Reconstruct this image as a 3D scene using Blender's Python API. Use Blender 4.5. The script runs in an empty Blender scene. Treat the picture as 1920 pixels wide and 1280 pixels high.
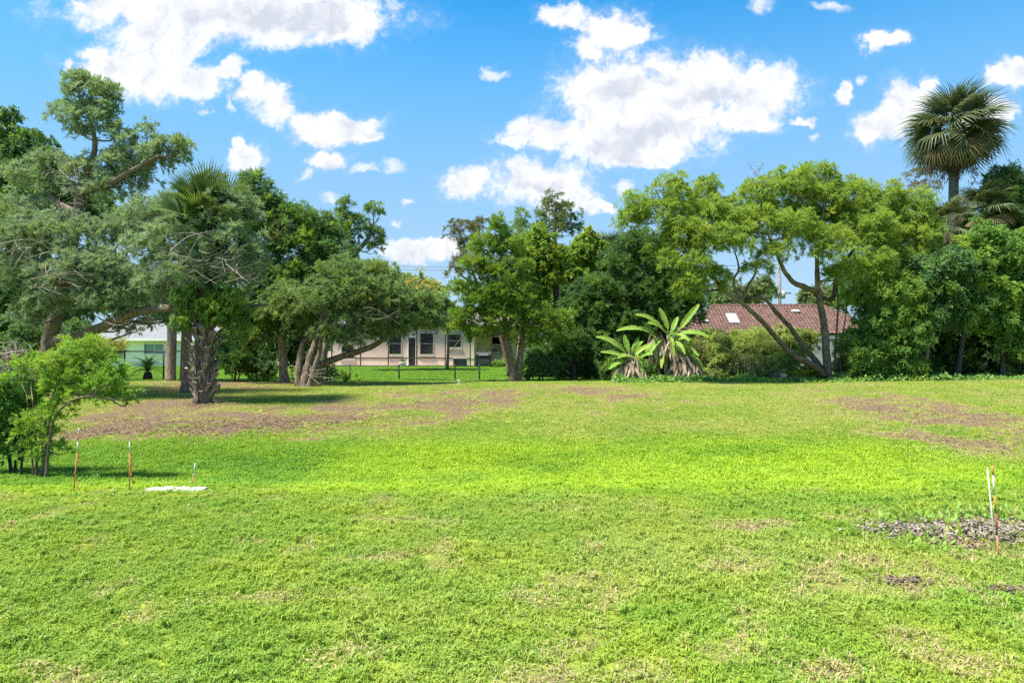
import bpy, math, numpy as np
from mathutils import Vector
S = bpy.context.scene
C = S.collection
R = math.radians
PI = math.pi

# ------------------------------------------------------------------ camera
CAM_H = 1.6
FPX = 1280.0                     # focal length in photograph pixels (24 mm on a 36 mm sensor)
cam_d = bpy.data.cameras.new('camera')
cam_d.lens = 24.0
cam_d.sensor_width = 36.0
cam_d.clip_end = 3000.0
cam = bpy.data.objects.new('camera', cam_d)
C.objects.link(cam)
cam.location = (0, 0, CAM_H)
cam.rotation_euler = (PI / 2, 0, 0)
S.camera = cam

# ------------------------------------------------------------------ sun, sky, exposure
SUN_AZ = R(248)                  # compass style, clockwise from +Y (high, from the left)
SUN_EL = R(64)
sun_dir = Vector((math.sin(SUN_AZ) * math.cos(SUN_EL), math.cos(SUN_AZ) * math.cos(SUN_EL), math.sin(SUN_EL)))
sd = bpy.data.lights.new('sun', 'SUN')
sd.energy = 5.0
sd.angle = R(9.0)
sd.color = (1.0, 0.955, 0.88)
sun = bpy.data.objects.new('sun', sd)
C.objects.link(sun)
sun.rotation_euler = (-sun_dir).to_track_quat('-Z', 'Y').to_euler()
sun.location = (0, 0, 60)

S.view_settings.view_transform = 'Standard'
S.view_settings.look = 'None'
S.view_settings.gamma = 1.0
S.view_settings.exposure = 1.35
S.view_settings.use_curve_mapping = False
S.cycles.use_denoising = False
S.cycles.max_bounces = 8
S.cycles.transparent_max_bounces = 12
S.cycles.diffuse_bounces = 6
S.cycles.glossy_bounces = 2
S.cycles.caustics_reflective = False
S.cycles.caustics_refractive = False

W = bpy.data.worlds.new('World')
S.world = W
W.use_nodes = True
W.cycles.sampling_method = 'MANUAL'
W.cycles.sample_map_resolution = 256


class NT:
    """small helper for node trees"""
    def __init__(self, tree):
        self.t = tree
        self.n = tree.nodes
        self.l = tree.links

    def node(self, typ, **kw):
        nd = self.n.new(typ)
        for k, v in kw.items():
            setattr(nd, k, v)
        return nd

    def put(self, sock, v):
        if isinstance(v, bpy.types.NodeSocket):
            self.l.new(v, sock)
        elif v is not None:
            sock.default_value = v

    def math(self, op, a, b=None, c=None, clamp=False):
        nd = self.node('ShaderNodeMath', operation=op, use_clamp=clamp)
        for i, v in enumerate((a, b, c)):
            if v is not None:
                self.put(nd.inputs[i], v)
        return nd.outputs[0]

    def vec(self, op, a, b=None, c=None):
        nd = self.node('ShaderNodeVectorMath', operation=op)
        for i, v in enumerate((a, b, c)):
            if v is not None:
                self.put(nd.inputs[i], v)
        return nd.outputs['Value'] if op in ('LENGTH', 'DOT_PRODUCT') else nd.outputs[0]

    def noise(self, vec, scale, detail=3, rough=0.5, dist=0.0, lac=2.0):
        nd = self.node('ShaderNodeTexNoise')
        self.put(nd.inputs['Vector'], vec)
        nd.inputs['Scale'].default_value = scale
        nd.inputs['Detail'].default_value = detail
        nd.inputs['Roughness'].default_value = rough
        nd.inputs['Lacunarity'].default_value = lac
        nd.inputs['Distortion'].default_value = dist
        return nd

    def mix(self, fac, a, b, blend='MIX'):
        nd = self.node('ShaderNodeMix', data_type='RGBA', blend_type=blend)
        self.put(nd.inputs[0], fac)
        for i, v in ((6, a), (7, b)):
            if not isinstance(v, bpy.types.NodeSocket):
                v = (*v, 1) if len(v) == 3 else v
            self.put(nd.inputs[i], v)
        return nd.outputs[2]

    def rng(self, v, a, b, c=0.0, d=1.0, smooth=True):
        nd = self.node('ShaderNodeMapRange', interpolation_type='SMOOTHSTEP' if smooth else 'LINEAR')
        self.put(nd.inputs[0], v)
        for i, x in enumerate((a, b, c, d)):
            self.put(nd.inputs[1 + i], x)
        return nd.outputs[0]


def build_world():
    w = NT(W.node_tree)
    w.n.clear()
    out = w.node('ShaderNodeOutputWorld')
    bg = w.node('ShaderNodeBackground')
    bg.inputs['Strength'].default_value = 0.087
    w.l.new(bg.outputs[0], out.inputs[0])
    sky = w.node('ShaderNodeTexSky', sky_type='NISHITA')
    sky.sun_disc = False
    sky.sun_elevation = SUN_EL
    sky.sun_rotation = SUN_AZ
    sky.air_density = 1.0
    sky.dust_density = 0.25
    sky.ozone_density = 2.5
    hs = w.node('ShaderNodeHueSaturation')
    hs.inputs['Saturation'].default_value = 1.35
    hs.inputs['Value'].default_value = 1.0
    w.l.new(sky.outputs[0], hs.inputs['Color'])
    # directions: u = x/y, v = z/y for everything in front of the lot
    tc = w.node('ShaderNodeTexCoord')
    sp = w.node('ShaderNodeSeparateXYZ')
    w.l.new(tc.outputs['Generated'], sp.inputs[0])
    dx, dy, dz = sp.outputs
    ay = w.math('MAXIMUM', dy, 0.05)
    u = w.math('DIVIDE', dx, ay)
    v = w.math('DIVIDE', dz, ay)
    cb = w.node('ShaderNodeCombineXYZ')
    w.l.new(u, cb.inputs[0]); w.l.new(v, cb.inputs[1])
    uv = cb.outputs[0]
    # warp
    n1 = w.noise(uv, 9.0, 4, 0.6)
    n2 = w.noise(uv, 34.0, 5, 0.65)
    wa = w.vec('MULTIPLY', w.vec('SUBTRACT', n1.outputs['Color'], (0.5, 0.5, 0.5)), (0.085, 0.06, 0))
    wb = w.vec('MULTIPLY', w.vec('SUBTRACT', n2.outputs['Color'], (0.5, 0.5, 0.5)), (0.042, 0.034, 0))
    uvw = w.vec('ADD', w.vec('ADD', uv, wa), wb)
    # cumulus masses: centre and radii as directions
    blobs = [
        (430, 18, 285, 58), (620, 38, 105, 50), (230, 8, 90, 34), (520, 40, 150, 46),
        (270, 128, 135, 52), (195, 142, 62, 32), (330, 78, 62, 48), (372, 146, 62, 36), (265, 62, 50, 36), (128, 116, 18, 11),
        (430, 128, 30, 22), (476, 166, 32, 32), (518, 208, 40, 34), (498, 186, 36, 30),
        (632, 236, 86, 30), (592, 242, 50, 24), (682, 252, 40, 16),
        (452, 292, 34, 26), (444, 270, 18, 15), (612, 296, 34, 18),
        (1150, 52, 70, 40), (1062, 26, 60, 26), (1194, 66, 36, 22), (1098, 92, 38, 26),
        (1150, 182, 105, 90), (1300, 152, 115, 64), (1220, 222, 155, 74), (1032, 246, 96, 32), (1422, 172, 86, 46),
        (1392, 222, 76, 28), (1332, 112, 34, 28), (1482, 162, 30, 34), (962, 266, 34, 15), (1152, 272, 125, 32), (1504, 224, 22, 9), (1200, 290, 95, 18),
        (870, 348, 46, 27), (1012, 340, 100, 42), (1082, 360, 38, 22), (1106, 390, 40, 12), (1040, 378, 50, 22),
        (1655, 80, 38, 20), (1580, 176, 18, 24), (1692, 200, 42, 42), (1652, 242, 52, 32), (1722, 172, 24, 24), (1892, 142, 46, 28),
        (1840, 215, 60, 30),
        (792, 475, 66, 18), (834, 468, 30, 14), 
    ]
    cur = None
    for (px, py, rx, ry) in blobs:
        cu, cv = (px - 960) / FPX, (640 - py) / FPX
        su, sv = FPX / rx, FPX / ry
        q = w.vec('MULTIPLY_ADD', uvw, (su, sv, 0), (-cu * su, -cv * sv, 0))
        ln = w.vec('LENGTH', q)
        cur = ln if cur is None else w.math('SMOOTH_MIN', cur, ln, 0.22)
    m_front = w.math('SUBTRACT', 1.17, cur)
    # the same kind of broken cumulus for the rest of the sky
    az = w.math('MAXIMUM', dz, 0.03)
    cb2 = w.node('ShaderNodeCombineXYZ')
    w.l.new(w.math('DIVIDE', dx, w.math('ADD', az, 0.25)), cb2.inputs[0])
    w.l.new(w.math('DIVIDE', dy, w.math('ADD', az, 0.25)), cb2.inputs[1])
    n3 = w.noise(cb2.outputs[0], 1.9, 3, 0.5)
    gen = w.rng(n3.outputs['Fac'], 0.50, 0.69, -0.5, 0.9, False)
    infr = w.math('MULTIPLY', w.rng(w.math('ABSOLUTE', u), 0.80, 0.95, 1, 0), w.rng(v, 0.54, 0.62, 1, 0))
    infr = w.math('MULTIPLY', infr, w.rng(dy, 0.05, 0.15, 0, 1))
    m = w.math('ADD', w.math('MULTIPLY', m_front, infr), w.math('MULTIPLY', gen, w.math('SUBTRACT', 1.0, infr)))
    # billows
    fb = w.noise(uvw, 24.0, 7, 0.62)
    wisp = w.noise(uv, 60.0, 6, 0.7)
    d = w.math('ADD', m, w.math('MULTIPLY', w.math('SUBTRACT', fb.outputs['Fac'], 0.5), 1.5))
    d = w.math('ADD', d, w.math('MULTIPLY', w.math('SUBTRACT', wisp.outputs['Fac'], 0.5), 0.8))
    veil = w.math('MULTIPLY', w.rng(d, -0.40, 0.25), 0.12)
    small = None
    for (px, py, rx, ry) in ((634, 366, 24, 15), (576, 322, 24, 13), (732, 311, 34, 13), (392, 202, 18, 12), (1440, 5, 30, 20), (1562, 5, 40, 14), (930, 142, 26, 13), (1170, 350, 26, 18), (742, 424, 24, 11), (762, 384, 18, 11), (1618, 150, 14, 20), (680, 318, 30, 10), (1520, 258, 14, 12), (432, 195, 10, 20)):
        cu, cv = (px - 960) / FPX, (640 - py) / FPX
        q = w.vec('MULTIPLY_ADD', uvw, (FPX / rx, FPX / ry, 0), (-cu * FPX / rx, -cv * FPX / ry, 0))
        ln = w.vec('LENGTH', q)
        small = ln if small is None else w.math('MINIMUM', small, ln)
    ds = w.math('ADD', w.math('SUBTRACT', 1.0, small), w.math('MULTIPLY', w.math('SUBTRACT', fb.outputs['Fac'], 0.5), 1.6))
    wispy = w.math('MULTIPLY', w.math('MULTIPLY', w.rng(ds, -0.1, 0.9), 0.75), w.rng(dy, 0.05, 0.15))
    alpha = w.math('MAXIMUM', w.math('MAXIMUM', w.rng(d, -0.12, 0.58), veil), wispy)
    # light and shade of the billows: relief towards the sun, greyer where thick
    off = w.vec('ADD', uvw, (-0.012, 0.020, 0))
    fb2 = w.noise(off, 24.0, 5, 0.6)
    rel = w.math('SUBTRACT', fb.outputs['Fac'], fb2.outputs['Fac'])
    big = w.noise(w.vec('ADD', uv, (3.1, 1.7, 0)), 7.0, 4, 0.55)
    sh = None
    for (px, py, rx, ry) in ((500, 25, 230, 40), (620, 50, 80, 26), (1180, 160, 60, 26), (1330, 185, 120, 30), (1200, 250, 150, 40), (1020, 350, 80, 22)):
        cu, cv = (px - 960) / FPX, (640 - py) / FPX
        q = w.vec('MULTIPLY_ADD', uvw, (FPX / rx, FPX / ry, 0), (-cu * FPX / rx, -cv * FPX / ry, 0))
        ln = w.vec('LENGTH', q)
        sh = ln if sh is None else w.math('MINIMUM', sh, ln)
    base_sh = w.rng(w.math('SUBTRACT', 1.1, sh), 0.0, 0.8)
    thick = w.math('MULTIPLY', w.rng(m, 0.30, 0.85), w.math('MAXIMUM', w.math('MULTIPLY', w.rng(big.outputs['Fac'], 0.45, 0.66), 0.5), w.math('MULTIPLY', base_sh, w.rng(w.noise(uvw, 14.0, 5, 0.6).outputs['Fac'], 0.30, 0.66, 0.35, 1.0))))
    fac = w.math('SUBTRACT', w.math('ADD', 0.86, w.math('MULTIPLY', rel, 2.2)), w.math('MULTIPLY', thick, 0.95), clamp=True)
    ccol = w.mix(fac, (3.15, 3.38, 3.88), (4.85, 4.9, 5.0))
    tint = w.mix(w.rng(dz, 0.0, 0.42), (0.30, 0.40, 0.54), (0.58, 1.22, 1.13))
    skyc = w.mix(1.0, hs.outputs[0], tint, 'MULTIPLY')
    skyc = w.mix(w.rng(dz, 0.0, 0.45, 0.95, 0.0, False), skyc, (2.40, 3.45, 4.50))
    col = w.mix(alpha, skyc, ccol)
    w.l.new(col, bg.inputs['Color'])


build_world()

# ------------------------------------------------------------------ helpers
rng = np.random.default_rng(7)


def smooth_table():
    ys = np.arange(-60, 1200, 0.1)
    k = [(-60, 0), (6.7, 0.0), (7.7, -0.06), (9.0, -0.25), (10.5, -0.32), (12.5, -0.26), (15, -0.08), (18, 0.02),
         (21.5, 0.09), (24.5, 0.1), (27, 0.0), (30, -0.15), (60, -0.15), (1200, -0.15)]
    z = np.interp(ys, [a for a, b in k], [b for a, b in k])
    ker = np.hanning(17); ker /= ker.sum()
    z = np.convolve(np.pad(z, 8, 'edge'), ker, 'valid')
    return ys, z


_TY, _TZ = smooth_table()
_perm = np.random.default_rng(3).random((256, 256))


def vnoise(x, y, s):
    x = np.asarray(x, float) * s + 1000.3; y = np.asarray(y, float) * s + 1000.7
    i = np.floor(x).astype(int); j = np.floor(y).astype(int)
    f = x - i; g = y - j
    f = f * f * (3 - 2 * f); g = g * g * (3 - 2 * g)
    p = lambda a, b: _perm[a % 256, b % 256]
    return (p(i, j) * (1 - f) + p(i + 1, j) * f) * (1 - g) + (p(i, j + 1) * (1 - f) + p(i + 1, j + 1) * f) * g


def fbm(x, y, s, o=4):
    t = 0; a = 0.5; n = 0
    for k in range(o):
        t = t + a * vnoise(x, y, s); n += a; a *= 0.5; s *= 2.03
    return t / n


def zt(x, y):
    x = np.asarray(x, float); y = np.asarray(y, float)
    z = np.interp(y, _TY, _TZ)
    z = z + 0.10 * np.clip((x - 8) / 10, 0, 1) * np.clip((y - 14) / 8, 0, 1) * np.clip((45 - y) / 15, 0, 1)
    z = z + (fbm(x, y, 0.35, 3) - 0.5) * 0.10 * np.clip((80 - y) / 40, 0, 1)
    return z


def P(px, py, Y):
    return Vector(((px - 960) / FPX * Y, Y, CAM_H + (640 - py) / FPX * Y))


def G(px, Y):
    x = (px - 960) / FPX * Y
    return Vector((x, Y, float(zt(x, Y))))


def tag(o, label=None, cat=None, group=None, kind=None):
    for k, v in (('label', label), ('category', cat), ('group', group), ('kind', kind)):
        if v:
            o[k] = v
    return o


def empty(name, loc, label=None, cat=None, group=None):
    o = bpy.data.objects.new(name, None)
    o.empty_display_size = 0.2
    C.objects.link(o)
    o.location = loc
    return tag(o, label, cat, group)


def mesh_np(name, verts, faces, mat, parent=None, smooth=False, offset=None):
    """verts (N,3) array in world space, faces (M,k) int array or list; placed relative to parent / offset"""
    verts = np.asarray(verts, np.float32)
    org = Vector((0, 0, 0))
    if parent is not None:
        org = parent.matrix_world.translation if False else world_loc(parent)
    if offset is not None:
        org = Vector(offset)
    verts = verts - np.array(org, np.float32)
    me = bpy.data.meshes.new(name)
    if isinstance(faces, np.ndarray):
        m, k = faces.shape
        me.vertices.add(len(verts)); me.vertices.foreach_set('co', verts.ravel())
        me.loops.add(m * k); me.loops.foreach_set('vertex_index', faces.astype(np.int32).ravel())
        me.polygons.add(m)
        me.polygons.foreach_set('loop_start', np.arange(0, m * k, k, dtype=np.int32))
        me.polygons.foreach_set('loop_total', np.full(m, k, np.int32))
        me.update(calc_edges=True)
    else:
        me.from_pydata([tuple(map(float, q)) for q in verts], [], faces)
    if smooth:
        me.polygons.foreach_set('use_smooth', np.ones(len(me.polygons), bool))
    me.materials.append(mat)
    o = bpy.data.objects.new(name, me)
    C.objects.link(o)
    if parent is not None:
        o.parent = parent
    elif offset is not None:
        o.location = org
    return o


def world_loc(o):
    v = Vector(o.location)
    while o.parent is not None:
        o = o.parent
        v = v + Vector(o.location)
    return v


class MB:
    """collects boxes / prisms / tubes into one mesh"""
    def __init__(self):
        self.v = []; self.f = []

    def add(self, vs, fs):
        b = len(self.v)
        self.v += [tuple(q) for q in vs]
        self.f += [tuple(b + i for i in q) for q in fs]
        return self

    def box(self, x0, x1, y0, y1, z0, z1):
        return self.add([(x0, y0, z0), (x1, y0, z0), (x1, y1, z0), (x0, y1, z0), (x0, y0, z1), (x1, y0, z1), (x1, y1, z1), (x0, y1, z1)],
                        [(0, 3, 2, 1), (4, 5, 6, 7), (0, 1, 5, 4), (1, 2, 6, 5), (2, 3, 7, 6), (3, 0, 4, 7)])

    def tube(self, path, radii, n=7, jit=0.0, caps=True, seed=0):
        v, f = tube_np(path, radii, n, jit, seed)
        b = len(self.v)
        self.v += [tuple(q) for q in v]
        self.f += [tuple(int(b + i) for i in q) for q in f]
        if caps:
            self.f.append(tuple(b + i for i in range(n))[::-1])
            m = len(v) - n
            self.f.append(tuple(b + m + i for i in range(n)))
        return self

    def bar(self, a, b, r, n=6):
        return self.tube([a, b], [r, r], n)

    def obj(self, name, mat, parent=None, smooth=False, offset=None):
        return mesh_np(name, np.array(self.v), self.f, mat, parent, smooth, offset)


def catmull(pts, sub=4):
    pts = [np.array(p, float) for p in pts]
    if len(pts) < 3:
        return np.array([pts[0] + (pts[-1] - pts[0]) * t for t in np.linspace(0, 1, sub + 1)])
    q = [2 * pts[0] - pts[1]] + pts + [2 * pts[-1] - pts[-2]]
    out = []
    for i in range(1, len(q) - 2):
        for t in np.linspace(0, 1, sub, endpoint=False):
            a, b, c, d = q[i - 1], q[i], q[i + 1], q[i + 2]
            out.append(0.5 * (2 * b + (c - a) * t + (2 * a - 5 * b + 4 * c - d) * t * t + (3 * b - a - 3 * c + d) * t ** 3))
    out.append(pts[-1])
    return np.array(out)


def tube_np(path, radii, n=7, jit=0.0, seed=0):
    path = np.asarray([tuple(p) for p in path], float)
    radii = np.asarray(radii, float)
    m = len(path)
    tg = np.gradient(path, axis=0)
    tg /= np.linalg.norm(tg, axis=1)[:, None] + 1e-9
    ref = np.array([0.0, 0.0, 1.0]) if abs(tg[0][2]) < 0.8 else np.array([1.0, 0.0, 0.0])
    a = np.cross(tg[0], ref); a /= np.linalg.norm(a)
    rg = np.random.default_rng(seed + 11)
    ang = np.arange(n) / n * 2 * PI
    lob = 1 + jit * 0.8 * np.sin(ang * 3 + rg.random() * 6) + jit * 0.5 * np.sin(ang * 5 + rg.random() * 6)
    vs = np.zeros((m, n, 3))
    for i in range(m):
        a = a - tg[i] * a.dot(tg[i]); a /= np.linalg.norm(a) + 1e-9
        b = np.cross(tg[i], a)
        r = radii[i] * lob * (1 + jit * 0.5 * (rg.random(n) - 0.5))
        vs[i] = path[i] + r[:, None] * (np.cos(ang)[:, None] * a + np.sin(ang)[:, None] * b)
    f = []
    for i in range(m - 1):
        for j in range(n):
            k = (j + 1) % n
            f.append((i * n + j, i * n + k, (i + 1) * n + k, (i + 1) * n + j))
    return vs.reshape(-1, 3), f


# ------------------------------------------------------------------ materials
def new_mat(name):
    m = bpy.data.materials.new(name)
    m.use_nodes = True
    t = NT(m.node_tree)
    t.n.clear()
    out = t.node('ShaderNodeOutputMaterial')
    return m, t, out


def principled(t, col, rough=0.6, spec=0.3, normal=None):
    b = t.node('ShaderNodeBsdfPrincipled')
    if isinstance(col, bpy.types.NodeSocket):
        t.l.new(col, b.inputs['Base Color'])
    else:
        b.inputs['Base Color'].default_value = (*col, 1)
    t.put(b.inputs['Roughness'], rough)
    b.inputs['Specular IOR Level'].default_value = spec
    if normal is not None:
        t.l.new(normal, b.inputs['Normal'])
    return b


def bump(t, h, strength=0.5, dist=0.02):
    b = t.node('ShaderNodeBump')
    b.inputs['Strength'].default_value = strength
    b.inputs['Distance'].default_value = dist
    t.l.new(h, b.inputs['Height'])
    return b.outputs[0]


def leaf_mat(name, a, b, c=None, trans=0.35, rough=0.5, tint=(1.25, 1.2, 0.6), nscale=0.9, cthr=0.57, d=None):
    """a, b: leaf colours mixed leaf by leaf and branch by branch; c: the odd sprig of another colour"""
    m, t, out = new_mat(name)
    g = t.node('ShaderNodeNewGeometry')
    n = t.noise(g.outputs['Position'], nscale, 3, 0.6)
    nf = t.noise(g.outputs['Position'], nscale * 4.5, 2, 0.5)
    f = t.math('ADD', t.math('MULTIPLY', g.outputs['Random Per Island'], 0.22), t.math('ADD', t.math('MULTIPLY', t.rng(n.outputs['Fac'], 0.3, 0.7), 0.42), t.math('MULTIPLY', t.rng(nf.outputs['Fac'], 0.3, 0.7), 0.36)))
    col = t.mix(f, a, b)
    if c is not None:
        n2 = t.noise(t.vec('ADD', g.outputs['Position'], (7.3, 2.1, 4.4)), nscale * 1.3, 3, 0.6)
        k = t.rng(t.math('ADD', n2.outputs['Fac'], t.math('MULTIPLY', g.outputs['Random Per Island'], 0.12)), cthr, cthr + 0.14)
        col = t.mix(k, col, c)
    if d is not None:
        n3 = t.noise(t.vec('ADD', g.outputs['Position'], (1.3, 9.1, 3.3)), nscale * 1.7, 3, 0.6)
        k = t.rng(t.math('ADD', n3.outputs['Fac'], t.math('MULTIPLY', g.outputs['Random Per Island'], 0.16)), 0.73, 0.84)
        col = t.mix(k, col, d)
    p = principled(t, col, rough, 0.16)
    tr = t.node('ShaderNodeBsdfTranslucent')
    t.l.new(t.mix(1.0, col, tint, 'MULTIPLY'), tr.inputs['Color'])
    mx = t.node('ShaderNodeMixShader')
    mx.inputs[0].default_value = trans
    t.l.new(p.outputs[0], mx.inputs[1]); t.l.new(tr.outputs[0], mx.inputs[2])
    t.l.new(mx.outputs[0], out.inputs[0])
    return m


def bark_mat(name, a, b, c=None, scale=(9, 9, 2.0), bstr=0.8):
    m, t, out = new_mat(name)
    tc = t.node('ShaderNodeTexCoord')
    v = t.vec('MULTIPLY', tc.outputs['Object'], scale)
    n = t.noise(v, 2.2, 6, 0.65)
    n2 = t.noise(tc.outputs['Object'], 1.3, 3, 0.5)
    col = t.mix(t.rng(n.outputs['Fac'], 0.36, 0.64), a, b)
    if c is not None:
        col = t.mix(t.rng(n2.outputs['Fac'], 0.48, 0.66), col, c)
    p = principled(t, col, 0.85, 0.2, bump(t, n.outputs['Fac'], bstr, 0.05))
    t.l.new(p.outputs[0], out.inputs[0])
    return m


def flat_mat(name, col, rough=0.6, var=0.12, scale=3.0, spec=0.3, metal=0.0, bumps=0.0, bscale=60):
    m, t, out = new_mat(name)
    tc = t.node('ShaderNodeTexCoord')
    n = t.noise(tc.outputs['Object'], scale, 5, 0.6)
    lo = tuple(c * (1 - var) for c in col); hi = tuple(min(1, c * (1 + var)) for c in col)
    nb = None
    if bumps > 0:
        nb = bump(t, t.noise(tc.outputs['Object'], bscale, 3, 0.6).outputs['Fac'], bumps, 0.01)
    p = principled(t, t.mix(t.rng(n.outputs['Fac'], 0.3, 0.7), lo, hi), rough, spec, nb)
    p.inputs['Metallic'].default_value = metal
    t.l.new(p.outputs[0], out.inputs[0])
    return m


M = {}
M['cedar_grey'] = leaf_mat('cedar_grey', (0.170, 0.255, 0.165), (0.350, 0.450, 0.310), (0.250, 0.340, 0.130), 0.36, nscale=1.1, cthr=0.60, d=(0.300, 0.245, 0.140))
M['cedar_mid'] = leaf_mat('cedar_mid', (0.130, 0.225, 0.090), (0.290, 0.395, 0.175), (0.280, 0.370, 0.090), 0.38, nscale=1.0, cthr=0.59, d=(0.300, 0.245, 0.130))
M['cedar_dark'] = leaf_mat('cedar_dark', (0.085, 0.180, 0.075), (0.200, 0.320, 0.125), (0.290, 0.410, 0.065), 0.40, nscale=0.9, cthr=0.57, d=(0.280, 0.235, 0.100))
M['cedar_green'] = leaf_mat('cedar_green', (0.118, 0.229, 0.037), (0.244, 0.384, 0.065), (0.288, 0.374, 0.069), 0.41, nscale=0.9, d=(0.275, 0.212, 0.127))
M['broad_dark'] = leaf_mat('broad_dark', (0.060, 0.134, 0.053), (0.147, 0.254, 0.095), (0.204, 0.344, 0.077), 0.39, 0.42)
M['broad_mid'] = leaf_mat('broad_mid', (0.093, 0.199, 0.046), (0.204, 0.355, 0.088), (0.313, 0.433, 0.074), 0.43, 0.45)
M['yellow_green'] = leaf_mat('yellow_green', (0.185, 0.288, 0.048), (0.310, 0.422, 0.086), (0.344, 0.384, 0.063), 0.45, nscale=0.7, cthr=0.62)
M['vine_green'] = leaf_mat('vine_green', (0.127, 0.224, 0.032), (0.284, 0.405, 0.061), (0.347, 0.390, 0.047), 0.36)
M['shrub_bright'] = leaf_mat('shrub_bright', (0.150, 0.290, 0.040), (0.310, 0.480, 0.085), (0.360, 0.450, 0.070), 0.42, nscale=2.5)
M['shrub_deep'] = leaf_mat('shrub_deep', (0.048, 0.154, 0.042), (0.130, 0.293, 0.065), (0.212, 0.375, 0.065), 0.41, nscale=2.5)
M['weed_pale'] = leaf_mat('weed_pale', (0.230, 0.310, 0.090), (0.400, 0.480, 0.160), (0.460, 0.500, 0.140), 0.48, 0.6, nscale=1.5)
M['olive_far'] = leaf_mat('olive_far', (0.198, 0.250, 0.083), (0.364, 0.405, 0.146), (0.447, 0.375, 0.094), 0.39, nscale=0.5)
M['pine_far'] = leaf_mat('pine_far', (0.115, 0.177, 0.072), (0.229, 0.292, 0.124), (0.250, 0.250, 0.146), 0.34, nscale=0.5)
M['russet'] = leaf_mat('russet', (0.140, 0.160, 0.085), (0.250, 0.255, 0.140), (0.270, 0.190, 0.110), 0.3)
M['palm_green'] = leaf_mat('palm_green', (0.055, 0.085, 0.042), (0.120, 0.155, 0.070), (0.150, 0.150, 0.060), 0.22, 0.5)
M['palm_old'] = leaf_mat('palm_old', (0.157, 0.138, 0.059), (0.262, 0.196, 0.085), (0.250, 0.157, 0.066), 0.2, 0.55)
M['palm_dead'] = leaf_mat('palm_dead', (0.090, 0.060, 0.040), (0.150, 0.105, 0.070), None, 0.1, 0.7)
M['palm_fresh'] = leaf_mat('palm_fresh', (0.075, 0.130, 0.050), (0.150, 0.220, 0.075), None, 0.3, 0.5)
M['banana'] = leaf_mat('banana', (0.196, 0.370, 0.050), (0.323, 0.494, 0.090), (0.391, 0.475, 0.100), 0.48, 0.45, nscale=2)
M['dry_leaf'] = leaf_mat('dry_leaf', (0.240, 0.185, 0.120), (0.520, 0.430, 0.310), (0.17, 0.12, 0.07), 0.25, 0.8)
M['bark_cedar'] = bark_mat('bark_cedar', (0.085, 0.062, 0.045), (0.250, 0.190, 0.140), (0.17, 0.15, 0.12))
M['bark_pale'] = bark_mat('bark_pale', (0.150, 0.110, 0.080), (0.400, 0.310, 0.230), (0.30, 0.26, 0.21), (14, 14, 2.0))
M['bark_brown'] = bark_mat('bark_brown', (0.110, 0.075, 0.050), (0.280, 0.200, 0.135), None, (10, 10, 4))
M['bark_dark'] = bark_mat('bark_dark', (0.030, 0.024, 0.018), (0.110, 0.088, 0.066), (0.12, 0.11, 0.085), (7, 7, 5))
M['bark_camphor'] = bark_mat('bark_camphor', (0.060, 0.045, 0.032), (0.210, 0.160, 0.115), (0.20, 0.17, 0.13), (9, 9, 4))
M['twig_grey'] = bark_mat('twig_grey', (0.160, 0.135, 0.105), (0.300, 0.260, 0.210), None, (6, 6, 6), 0.3)
M['twig_brown'] = bark_mat('twig_brown', (0.120, 0.085, 0.055), (0.220, 0.165, 0.110), None, (6, 6, 6), 0.3)
M['palm_bark'] = bark_mat('palm_bark', (0.090, 0.080, 0.068), (0.230, 0.205, 0.175), None, (4, 4, 14))
M['boot'] = bark_mat('boot', (0.120, 0.095, 0.068), (0.370, 0.310, 0.240), (0.34, 0.31, 0.26), (14, 14, 4))


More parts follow.
